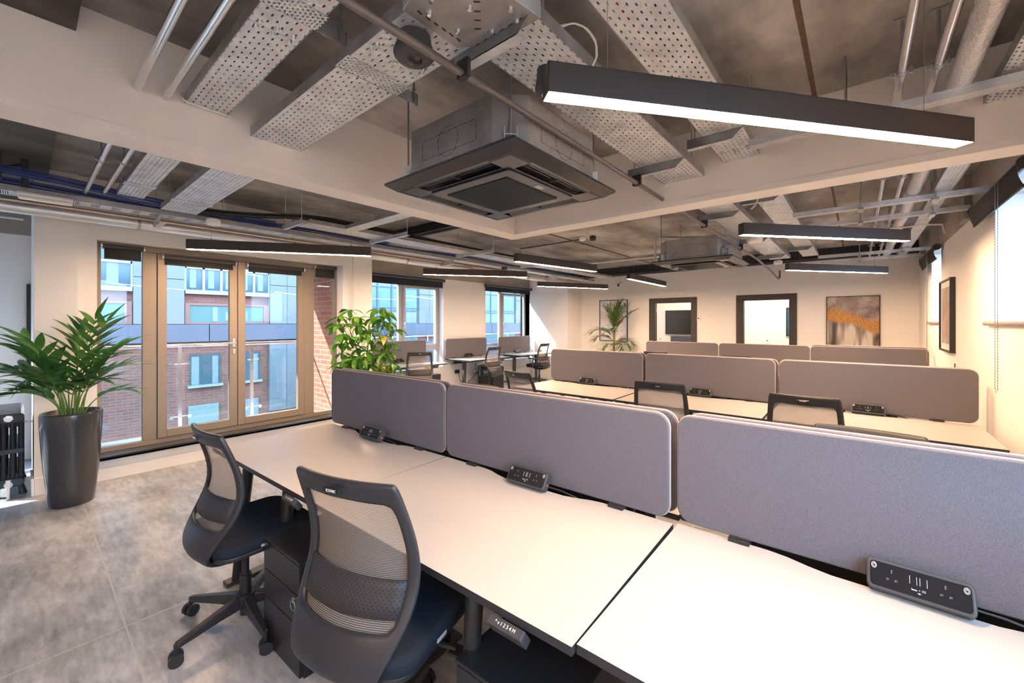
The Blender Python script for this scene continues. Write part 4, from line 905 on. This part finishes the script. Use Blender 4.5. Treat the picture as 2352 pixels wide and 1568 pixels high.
# ---- ceiling cassette
def make_cassette():
    t=thing('ceiling_cassette','x','air conditioner')
    # panel
    def ringp(o0,z0,i0,z1):
        return [(-o0,-o0,z0),(o0,-o0,z0),(o0,o0,z0),(-o0,o0,z0),(-i0,-i0,z1),(i0,-i0,z1),(i0,i0,z1),(-i0,i0,z1)],[(0,1,5,4),(1,2,6,5),(2,3,7,6),(3,0,4,7)]
    mb=MB(); a=.475
    vs,fs=ringp(a,.045,a,.032); mb.add(vs,fs); vs,fs=ringp(a,.032,.425,.0); mb.add(vs,fs); mb.add([(-a,-a,.045),(a,-a,.045),(a,a,.045),(-a,a,.045)],[(0,1,2,3)])
    # bottom face with four slot openings: corners + inner square
    i0=.315;L=.275
    def pl(x0,y0,x1,y1,z=0): mb.add([(x0,y0,z),(x1,y0,z),(x1,y1,z),(x0,y1,z)],[(3,2,1,0)])
    o=.425
    pl(-i0,-i0,i0,i0)
    for sx in (-1,1):
        for sy in (-1,1):
            xs=sorted((sx*L,sx*o)); ys=sorted((sy*L,sy*o)); mb.add([],[])
    for (x0,y0,x1,y1) in ((-o,-o,-i0,-L),(i0,-o,o,-L),(-o,L,-i0,o),(i0,L,o,o),(-i0,-o,-L,-i0),(L,-o,i0,-i0),(-i0,i0,-L,o),(L,i0,i0,o),(-o,-o,o,-o+.022),(-o,o-.022,o,o),(-o,-o,-o+.022,o),(o-.022,-o,o,o)): pl(x0,y0,x1,y1)
    mb.build('fascia_panel','fascia',t)
    MB().box(-.40,-.40,.022,.40,.40,.04).build('inner_tray','cable_black',t)
    for k in range(4):
        R=Matrix.Rotation(k*PI/2,4,'Z'); q=MB(); q.T=R
        q.obox((0,-.375,.008),(.53,.036,.004),Matrix.Rotation(math.radians(24),3,'X')); q.obox((0,-.345,.016),(.53,.022,.003),Matrix.Rotation(math.radians(30),3,'X'))
        q.box(-.265,-.398,-.001,.265,-.394,.003).build('air_flap','sill_dark',t)
        q=MB(); q.T=R; q.box(-.004,-.40,.0,.004,-.33,.012).build('flap_pivot','cable_black',t)
    q=MB(); q.prism(rrect(-.295,-.295,.295,.295,.02,3),-.010,.0); g=q.build('return_grille_frame','fascia',t,bevel=.003)
    q=MB(); q.box(-.225,-.225,-.0125,.225,.225,-.0102).build('grille_recess','cable_black',g)
    q=MB()
    for i in range(34): y=-.222+.444*i/33; q.box(-.225,y-.0015,-.0160,.225,y+.0015,-.0125)
    q.build('grille_bars','sill_dark',g)
    MB().box(.245,-.03,-.0125,.275,.03,-.010).build('badge','box_grey',t)
    # body
    b_=.42;c=.12; P=[(-b_+c,-b_),(b_-c,-b_),(b_,-b_+c),(b_,b_-c),(b_-c,b_),(-b_+c,b_),(-b_,b_-c),(-b_,-b_+c)]
    bd=MB().prism(P,.045,.305).build('body','galv_body',t,bevel=.003)
    q=MB()
    for k in range(4):
        R=Matrix.Rotation(k*PI/2,4,'Z'); q.T=R
        q.box(-.29,-b_-.006,.075,.29,-b_,.085)
        # knock-out outlines
        for (x0,z0,x1,z1) in ((-.2,.12,.2,.122),(-.2,.22,.2,.222),(-.2,.12,-.198,.222),(.198,.12,.2,.222)):
            n=max(2,int(max(x1-x0,z1-z0)/.05))
            for i in range(n):
                if x1-x0>z1-z0: w_=(x1-x0)/n; q.m(1).box(x0+i*w_,-b_-.0008,z0,x0+(i+.85)*w_,-b_,z1)
                else: w_=(z1-z0)/n; q.m(1).box(x0,-b_-.0008,z0+i*w_,x1,-b_,z0+(i+.85)*w_)
        for i in range(12):
            a0=2*PI*i/12+.06; a1=2*PI*(i+.85)/12
            for s0,s1 in ((a0,(a0+a1)/2),((a0+a1)/2,a1)):
                p0=(.075*math.cos(s0),.172+.075*math.sin(s0)); p1=(.075*math.cos(s1),.172+.075*math.sin(s1))
                q.m(1).cyl((p0[0],-b_-.0004,p0[1]),(p1[0],-b_-.0004,p1[1]),.0013,n=4)
        q.m(0)
        for x in (-.27,-.15,.0,.15,.27): q.cyl((x,-b_-.003,.285),(x,-b_,.285),.004,n=6)
    q.build('panel_seams',['galv_body','cable_black'],bd)
    for k in range(4):
        q=MB(); q.T=Matrix.Rotation(k*PI/2,4,'Z')@Matrix.Translation((b_-c/2,-b_+c/2,0))@Matrix.Rotation(PI/4,4,'Z')
        q.box(-.03,-.045,.10,.03,.0,.104).box(-.03,-.045,.06,-.027,.0,.14).box(.027,-.045,.06,.03,.0,.14).build('mounting_bracket','galv',t)
    for k in range(4):
        q=MB(); q.T=Matrix.Rotation(k*PI/2,4,'Z')@Matrix.Translation((b_-c/2,-b_+c/2,0))@Matrix.Rotation(PI/4,4,'Z')
        q.cyl((0,-.03,.07),(0,-.03,CZ-2.29),.005,n=8).cyl((0,-.03,.104),(0,-.03,.112),.011,n=6).cyl((0,-.03,CZ-2.29-.04),(0,-.03,CZ-2.29),.009,n=8).build('hanging_rod','rod',t)
    MB().tube([(-.42,-.22,.10),(-.50,-.22,.10),(-.515,-.22,.11),(-.52,-.22,.13),(-.52,-.22,.40),(-.515,-.20,.415),(-.50,-.17,.42),(-.35,.05,.43),(-.1,.3,.44)],.014,10).build('drain_pipe','drain',t)
    MB().cyl((-.42,-.22,.10),(-.475,-.22,.10),.03,n=14).build('pipe_collar','charcoal',t)
    return t
cs=make_cassette(); cs.location=(-1.58,1.80,2.29); cs['label']='large black fronted ceiling cassette with galvanised body, nearest the camera'; cs['group']='ceiling cassettes'
dup(cs,(-1.58,5.74,2.29),0,'smaller looking ceiling cassette hanging beyond the white beam','ceiling cassettes')
# ---- detectors, sensors, emergency lights, camera
def domesensor(label,x,y,z,r,lens,ztop):
    t=thing('motion_sensor',label,'sensor',(x,y,z))
    MB().lathe([(r*.8,ztop-z),(r*.86,.05),(r,.022),(r*.98,.010),(r*.86,.001),(r*.5,-.004),(0,-.005)],28).build('housing','charcoal',t)
    q=MB(); q.lathe([(0,-.018),(r*.22,-.016),(r*.38,-.008),(r*.42,.004)],20).build('lens',lens,t)
domesensor('large black round ceiling sensor with dark glossy lens beside the corner of the trays',-1.243,.925,2.512,.074,'black_gloss',2.592)
domesensor('small black round sensor with white lens at the left end of the largest light',-.832,1.175,2.345,.038,'plastic_white',2.43)
def puck(name,label,cat,x,y,z,r,h,mat,base=None):
    t=thing(name,label,cat,(x,y,z)); MB().lathe([(r,h),(r,h*.4),(r*.9,h*.1),(r*.6,0),(0,0)],24).build('housing',mat,t)
    MB().lathe([(r*.7,h+.001),(r*.7,h+.012),(0,h+.012)],20).build('base',base or mat,t)
puck('smoke_detector','white round detector on the ceiling beyond the white beam','smoke detector',-3.43,5.87,2.875,.055,.05,'plastic_white')
puck('junction_box','black round box beside the white ceiling detector','junction box',-3.27,5.92,2.86,.05,.07,'cable_black')
puck('smoke_detector','white round detector under the slim tray above the glazed doors','smoke detector',-4.86,1.22,2.50,.06,.055,'plastic_white')
puck('ceiling_sensor','black round sensor under the slim tray, before the second window desk light','sensor',-4.92,5.65,2.50,.055,.045,'charcoal')
puck('ceiling_sensor','small black sensor under the slim tray near the far pillar','sensor',-4.6,8.05,2.50,.05,.045,'charcoal')
puck('emergency_light','white oval emergency light under the brackets beyond the white beam','emergency light',-.93,5.55,2.485,.085,.06,'plastic_white')
puck('emergency_light','white round emergency light at the left end of the farthest right pendant','emergency light',-.95,7.55,2.45,.06,.05,'plastic_white')
t=thing('emergency_light','long white emergency light at the far left under the blue cables','emergency light',(-4.93,.13,2.50))
MB().box(-.035,-.15,.025,.035,.15,.055).build('housing','plastic_white',t,bevel=.01); MB().box(-.03,-.145,.0,.03,.145,.026).build('diffuser','white',t,bevel=.012)
t=thing('security_camera','small white dome security camera high on the far wall','security camera',(-4.79,10.03,2.53)); MB().cyl((0,.07,.02),(0,.0,.02),.045,.04,16).build('mount','plastic_white',t); MB().lathe([(0,-.045),(.02,-.035),(.032,-.01),(.034,.01)],16).build('lens_dome','black_gloss',t)
tag(MB().prism(rrect(-.045,-.02,.045,.02,.02,8),0,.004).build('blanking_plate','chrome',loc=(.107,2.36,CZ-.005)),'oval steel blanking plate on the concrete ceiling at the upper right','ceiling plate')
# ================================================================== BLINDS
def blind(label,x,y0,y1,z,drop,r=.022,mat='blind',chain=None,name='roller_blind',curl=0):
    t=thing(name,label,'roller blind',(x,(y0+y1)/2,z)); L=y1-y0
    MB().cyl((0,-L/2,0),(0,L/2,0),r,n=18).build('roller_tube','blind_tube',t)
    q=MB(); vs=[];n=6
    for k in range(n+1):
        u=k/n; vs+=[(-r+.0+curl*u*u,-L/2+.015,-drop*u),(-r+curl*u*u,L/2-.015,-drop*u)]
    q.add(vs,[(2*k,2*k+1,2*k+3,2*k+2) for k in range(n)],True).build('fabric',mat,t,solid=.0015)
    MB().box(-r-.006+curl,-L/2+.015,-drop-.012,-r+.006+curl,L/2-.015,-drop+.006).build('bottom_bar','blind',t,bevel=.002)
    for s_ in (-1,1): MB().cyl((0,s_*L/2,0),(0,s_*(L/2+.012),0),r+.006,n=18).build('end_bracket','chrome' if mat=='blind' and x<-5 and x>-6 else 'blind_tube',t)
    if chain:
        q=MB(); yy,z1=chain; yy-=(y0+y1)/2; z1-=z
        for dy in (-.035,.035):
            n=int(-z1/.02)
            for k in range(n): q.box(-.042,yy+dy-.002,-k*.02-.006,-.038,yy+dy+.002,-k*.02+.006)
        q.tube([(-.04,yy-.035,0),(-.04,yy-.035,z1+.03),(-.04,yy,z1),(-.04,yy+.035,z1+.03),(-.04,yy+.035,0)],.0011,5); q.build('bead_chain','wire',t)
    return t
blind('black roller blind over the left sidelight of the double doors',-5.79,.525,.835,2.318,.115)
blind('black roller blind at the top of the left glazed door',-5.79,1.0,1.672,2.262,.07)
blind('black roller blind at the top of the right glazed door',-5.79,1.81,2.478,2.262,.07)
blind('black roller blind over the narrow right sidelight by the brick',-5.79,2.635,2.935,2.318,.125)
plain('blind_navy',(.02,.028,.045),.8)
blind('wide navy black roller blind over the first far window',-7.13,4.2,6.12,2.48,.15,.03,'blind_navy')
blind('wide navy black roller blind over the second far window',-7.13,7.48,9.34,2.48,.13,.03,'blind_navy')
blind('large black roller blind high on the right wall, nearest',XR-.06,3.83,5.24,2.50,.13,.033,chain=(4.26,1.07),curl=.03)
blind('smaller looking black roller blind high on the right wall, farther',XR-.06,7.42,8.95,2.50,.14,.033,chain=(7.95,1.0),curl=.03)
# ================================================================== WALL THINGS
def frame(label,cat,c,w_,h,d,axis,art,fw=.018,mount=0,fm='cable_black',name='framed_picture'):
    # axis 'y': hangs on far wall facing -Y ; 'x': on the right wall facing -X
    t=thing(name,label,cat,c,0 if axis=='y' else -PI/2)
    q=MB(); q.box(-w_/2,-d,-h/2,-w_/2+fw,0,h/2).box(w_/2-fw,-d,-h/2,w_/2,0,h/2).box(-w_/2+fw,-d,-h/2,w_/2-fw,0,-h/2+fw).box(-w_/2+fw,-d,h/2-fw,w_/2-fw,0,h/2).build('frame',fm,t)
    if mount: MB().box(-w_/2+fw,-d*.6,-h/2+fw,w_/2-fw,0,h/2-fw).build('mount','mount',t)
    MB().box(-w_/2+fw+mount,-d*.62,-h/2+fw+mount,w_/2-fw-mount,-.001,h/2-fw-mount).build('print',art,t)
    return t
frame('framed pale print with pink shapes, behind the tall palm on the far wall','picture',(-4.962,YF,1.597),.80,1.09,.03,'y','pink_print',.018)
frame('framed abstract painting of smoky grey and gold on the far wall','picture',(-.08,YF,1.545),.785,1.0,.035,'y','gold_painting',.014)
frame('dark framed grey print seen edge on, on the right wall','picture',(XR,6.99,1.63),.80,.84,.045,'x','grey_print',.02,.07)
t=frame('black television on the wall of the room behind the left door frame','television',(-3.95,YF+2.6,1.55),1.1,.72,.05,'y','tv',.012,name='television')
tag(MB().box(-4.35,YF+2.56,.72,-3.2,YF+2.6,1.14).build('wall_panel','slate'),'grey blue panel below the television in the left room','panel')
frame('deep blue picture in the room behind the right door frame','picture',(-.95,YF+2.0,1.56),.80,.70,.05,'y','picture_blue',.03)
def thermo(label,c,rz=0):
    t=thing('thermostat',label,'thermostat',c,rz); MB().box(-.043,-.02,-.043,.043,0,.043).build('housing','plastic_white',t,bevel=.003)
    MB().box(-.03,-.0215,.008,.012,-.0195,.030).build('display','charcoal',t); MB().cyl((.018,-.02,-.012),(.018,-.028,-.012),.011,n=14).build('dial','white',t)
thermo('white thermostat on the far wall beside the left dark door frame',(-2.82,YF,1.62))
thermo('white thermostat inside the room behind the left door frame',(-4.66,YF+2.6,1.02))
thermo('white thermostat inside the room behind the right door frame',(-1.74,YF+2.0,1.07))
t=thing('wall_switch','white light switch with dark face on the right wall below the framed print','light switch',(XR,6.5,1.07),-PI/2); MB().box(-.08,-.012,-.045,.08,0,.045).build('plate','plastic_white',t,bevel=.003); MB().box(-.07,-.014,-.035,-.0,-.012,.035).build('rocker','charcoal',t)
tag(MB().box(XR-.012,5.10,.14,XR,5.16,1.02).build('trunking','plastic_white',bevel=.003),'white vertical cable trunking on the right wall above the second bench row','trunking')
t=thing('wall_frame','slim black framed panel on the alcove wall, mostly hidden by the white pier','picture',(XL,.23,1.4),PI/2)
t.location=(XL+.001,-.02,1.40); MB().box(.062,-.03,-.58,.088,0,.58).build('frame','cable_black',t,bevel=.003)
# ---- radiator
t=thing('column_radiator','dark cast iron column radiator standing at the far left edge','radiator',(-6.0,-.07,0))
for k in range(13):
    x=.235-k*.058; q=MB()
    for z0,z1 in ((.655,.74),(.09,.165),(.385,.43)): q.prism(rrect(-.092,z0,.092,z1,.03 if z1!=.43 else .01,5),x-.024,x+.024,lambda a,b_,h:(h,a,b_))
    for y in (-.074,-.026,.026,.074): q.cyl((x,y,.12),(x,y,.71),.019,n=12)
    for y in (-.050,0,.050): q.cyl((x,y,.62),(x,y,.67),.014,.02,10).cyl((x,y,.15),(x,y,.20),.02,.014,10)
    if k in (1,11): q.cyl((x,-.06,.12),(x+.01,-.085,0),.022,.028,10).cyl((x,.06,.12),(x+.01,.085,0),.022,.028,10)
    q.build('section','radiator',t,bevel=.006)
MB().cyl((.255,0,.70),(.275,0,.70),.030,n=6).cyl((.275,0,.70),(.285,0,.70),.017,n=12).build('end_plug','chrome',t,bevel=.002)
v=MB().cyl((.255,.0,.12),(.29,.0,.12),.026,n=14).cyl((.29,0,.13),(.29,0,.0),.010,n=12).cyl((.29,0,.12),(.29,0,.165),.016,n=14).build('valve','plastic_white',t)
MB().tube([(.23,.07,.66),(.26,.10,.66),(.30,.14,.66)],.007).build('wall_stay','chrome',t)
# ================================================================== PLANTS
def ribbon(mb,pts,ws,up=Vector((0,0,1)),fold=.25):
    pts=[Vector(p) for p in pts]; N=len(pts); vs=[]
    for i,p in enumerate(pts):
        d=(pts[min(i+1,N-1)]-pts[max(0,i-1)]).normalized(); s_=d.cross(up)
        if s_.length<1e-3: s_=d.orthogonal()
        s_.normalize(); n_=s_.cross(d).normalized(); w_=ws[i]
        vs+=[p-s_*w_+n_*w_*fold,p,p+s_*w_+n_*w_*fold]
    mb.add(vs,[(3*i+k,3*i+k+1,3*i+k+4,3*i+k+3) for i in range(N-1) for k in (0,1)],True)
def arch(p0,az,L,rise,droop,n=12):
    # curve starting almost vertical, bending to azimuth az
    pts=[Vector(p0)]; d=Vector((math.cos(az),math.sin(az),0)); el=rise
    for i in range(n):
        e=el-droop*((i+1)/n)**1.6; pts.append(pts[-1]+(d*math.cos(e)+Vector((0,0,1))*math.sin(e))*(L/n))
    return pts
def frond(rd,p0,az,L,rise,droop,ll,lw,npair,start=.35,leafmat='palm_leaf',stem='stem_green',r0=.007,parent=None,hang=.5,cl=None):
    pts=arch(p0,az,L,rise,droop,14); N=len(pts)
    if cl: pts=[cl(p) for p in pts]
    st=MB().tube(pts,r0,6,[r0*(1-.75*i/(N-1)) for i in range(N)]).build('frond_stem',stem,parent)
    mb=MB()
    for k in range(npair):
        u=start+(1-start)*(k+.3)/npair; f=u*(N-1); i=min(N-2,int(f)); p=pts[i].lerp(pts[i+1],f-i); d=(pts[i+1]-pts[i]).normalized()
        for s_ in (-1,1):
            side=d.cross(Vector((0,0,1)))
            if side.length<.2: side=Vector((math.sin(az),-math.cos(az),0))
            side.normalize(); side*=s_
            l=ll*(.65+.5*math.sin(PI*min(1,(u-start)/(1-start)*.8+.15)))*(.85+.3*rd.random())
            dd=(side*(.75+.2*rd.random())+d*(.55+.5*rd.random())+Vector((0,0,.25*rd.random()))).normalized(); q=[p.copy()]
            m=6
            for j in range(m):
                dd=(dd+Vector((0,0,-hang*(j+1)/m*.35*(.6+.8*rd.random())))).normalized(); q.append(q[-1]+dd*l/m)
            if cl and any((cl(v)-v).length>.004 for v in q): continue
            ribbon(mb,q,[lw*.35,lw*.9,lw,lw*.92,lw*.7,lw*.38,.0008])
    if True:
        q=[pts[-1].copy()]; dd=(pts[-1]-pts[-2]).normalized()
        for j in range(5): dd=(dd+Vector((0,0,-.08))).normalized(); q.append(q[-1]+dd*ll*.8/5)
        ribbon(mb,q,[lw*.4,lw*.9,lw,lw*.7,lw*.4,.001])
    mb.build('leaflets',leafmat,st)
rd=random.Random(11)
t=thing('potted_palm','green kentia palm in a tall glossy dark planter beside the glazed doors','plant',(-5.19,.285,0))
MB().lathe([(0,.0),(.133,.0),(.139,.012),(.150,.12),(.166,.28),(.180,.48),(.189,.66),(.192,.77),(.188,.785),(.176,.785),(.171,.765),(.168,.70),(0,.70)],56).build('planter','pot',t)
MB().lathe([(.170,.725),(.1,.738),(0,.742)],40).build('gravel','gravel',t)
C40=math.radians(40)
right=C40; left=C40+PI; away=C40+PI/2; near=C40-PI/2
F=[(left+.15,.92,1.35,1.55,.34,.026,7),(left-.25,.80,1.38,1.7,.30,.024,6),(left+.6,.74,1.42,1.3,.30,.026,6),(left+1.1,.70,1.50,.8,.30,.030,5),(left-.7,.62,1.35,1.5,.26,.022,6),
   (right-.1,.74,1.50,1.15,.28,.020,6),(right+.35,.70,1.48,1.2,.30,.020,6),(right-.6,.55,1.45,1.3,.22,.022,5),(right+.8,.72,1.52,.8,.30,.026,5),(near+.2,.60,1.48,1.1,.26,.026,5),
   (away,.92,1.54,.35,.30,.026,6),(right+.15,.90,1.53,.5,.30,.022,6),(near-.5,.48,1.4,1.3,.22,.024,5),(left+.05,.62,1.2,1.1,.28,.022,5),(away+.6,.80,1.52,.5,.3,.026,5),(near+.9,.66,1.5,.9,.28,.028,6),(left+.3,.80,1.5,.7,.3,.027,6),(right-.3,.60,1.42,1.3,.26,.024,6),(near-.1,.70,1.53,.6,.3,.028,6),(left+.9,.55,1.3,1.5,.26,.025,5),(right+.5,.5,1.2,1.4,.24,.024,5)]
for k,(az,L,rise,dr,ll,lw,npr) in enumerate(F):
    a=rd.random()*6.28; p0=(.05*math.cos(az)+.015*math.cos(a),.05*math.sin(az)+.015*math.sin(a),.73)
    frond(rd,p0,az,L*(.82 if rise<1.5 else .95),rise,dr*1.05,ll*1.0,lw*1.05,npr,.45,parent=t,hang=.30,cl=lambda p:Vector((max(p.x,-.40+.02*math.sin(9*p.z)),p.y,p.z)) if p.y>-.26 else p)
# leafy umbrella tree
t=thing('umbrella_tree','bushy green umbrella tree with hanging oval leaves, in front of the white pier','plant',(-4.88,2.90,0))
MB().lathe([(0,0),(.15,0),(.19,.36),(.18,.36),(.17,.33),(0,.33)],36).build('planter','pot',t)
stems=[[(0,0,.32),(.01,.01,.7),(-.02,0,1.05),(.0,.01,1.35),(.03,.0,1.52)],[(.03,.02,.32),(.08,.06,.75),(.14,.1,1.05),(.20,.15,1.32)],[(-.03,0,.32),(-.02,-.02,.8),(-.10,-.05,1.1),(-.20,-.13,1.42)]]
for s_ in stems: MB().tube(s_,.011,8,[.016-.009*i/(len(s_)-1) for i in range(len(s_))]).build('stem','bark',t)
rt=Vector((math.cos(C40),math.sin(C40),0)); nr=Vector((math.cos(near),math.sin(near),0))
cl=[]   # lateral (image right), height, toward camera
for lx,z,dn in ((-.33,1.62,.05),(-.24,1.70,0),(-.42,1.52,-.05),(-.12,1.62,.1),(-.30,1.40,.12),(-.05,1.52,.15),(.05,1.60,0),(.12,1.72,-.05),(.22,1.68,.05),(.27,1.55,.05),(.16,1.48,.12),(.0,1.38,.18),(.12,1.30,.15),(.25,1.38,.1),(.30,1.27,.0),(-.18,1.28,.15),(-.08,1.22,.1),(.05,1.18,.2),(.20,1.15,.15),(-.20,1.12,.1),(-.35,.98,.05),(-.26,1.04,.14),(-.12,1.0,.15),(.08,1.03,.15),(.20,1.0,.1),(.32,.98,.0),(.38,.88,.05),(-.16,.88,.1),(.12,.90,.1),(.26,1.10,.12),(-.38,1.14,-.08),(.33,1.45,-.08),(-.22,1.52,-.1),(.02,1.05,-.15),(-.36,1.28,.02),(-.02,1.44,-.1),(.18,1.60,.12),(-.14,1.36,.2),(.10,1.42,.2),(-.30,1.50,.15),(.33,1.18,.12),(.0,1.12,.22),(-.1,1.08,.22),(.15,.92,.2),(-.05,.92,.2),(.38,1.02,.1)): cl.append((lx,z,dn))
for k,(lx,z,dn) in enumerate(cl):
    c=rt*lx+nr*dn+Vector((0,0,z)); s_=stems[1] if lx>.08 else (stems[2] if lx<-.15 else stems[0])
    zz=z-.12-.25*abs(lx); base=min([Vector(a).lerp(Vector(b),f/4) for a,b in zip(s_,s_[1:]) for f in range(5)],key=lambda v:abs(v.z-zz))
    mid=base.lerp(c,.5)+Vector((0,0,.02))
    br=MB().tube([base,mid,c],.0028,5).build('leaf_stalk','stem_green',t)
    mb=MB(); n=5+rd.randrange(3); a0=rd.random()*6.28
    for j in range(n):
        a=a0+2*PI*j/n+rd.uniform(-.3,.3); d=Vector((math.cos(a),math.sin(a),rd.uniform(-.7,.45))).normalized(); L=.15+.06*rd.random(); q=[c+d*.01]; m=6
        for i in range(m): d=(d+Vector((0,0,-rd.uniform(.05,.26)))).normalized(); q.append(q[-1]+d*L/m)
        wv=.030+.008*rd.random(); ribbon(mb,q,[wv*.15,wv*.7,wv,wv*.97,wv*.8,wv*.45,.001],up=Vector((rd.uniform(-.5,.5),rd.uniform(-.5,.5),1)),fold=.22)
    mb.build('leaf_cluster','yellow_leaf' if k in (13,24) else 'tree_leaf',br)
# far palm
t=thing('tall_palm','tall palm with feathery fronds standing before the far wall picture','plant',(-4.62,9.42,0))
MB().lathe([(0,0),(.2,0),(.24,.5),(.23,.5),(.22,.46),(0,.46)],36).build('planter','pot',t)
MB().tube([(0,0,.45),(.0,0,.9),(.01,0,1.15),(.03,0,1.45)],.03,8,[.03,.028,.024,.014]).build('trunk','bark',t)
for (az,L,rise,dr,z) in ((right+.3,.78,1.35,.55,1.42),(right-.2,.74,1.15,.7,1.40),(left+.2,.62,1.45,.5,1.45),(away,.72,1.4,.6,1.45),(near+.4,.6,1.5,.6,1.42),(right+.1,.66,1.5,.3,1.50),(left+.1,.68,.85,1.5,1.28),(left-.5,.55,.7,1.5,1.20),(right+.1,.55,.65,1.6,1.14),(right-.7,.50,.6,1.7,1.10),(near,.45,.5,1.6,1.08),(left+.5,.48,.5,1.8,1.08),(right+.7,.45,.5,1.7,1.08),(left+.9,.5,.9,1.2,1.3)):
    frond(rd,(.01,0,z-.12),az,L,rise,dr,.32,.011,17,.15,'far_palm',parent=t,r0=.009,hang=.3)
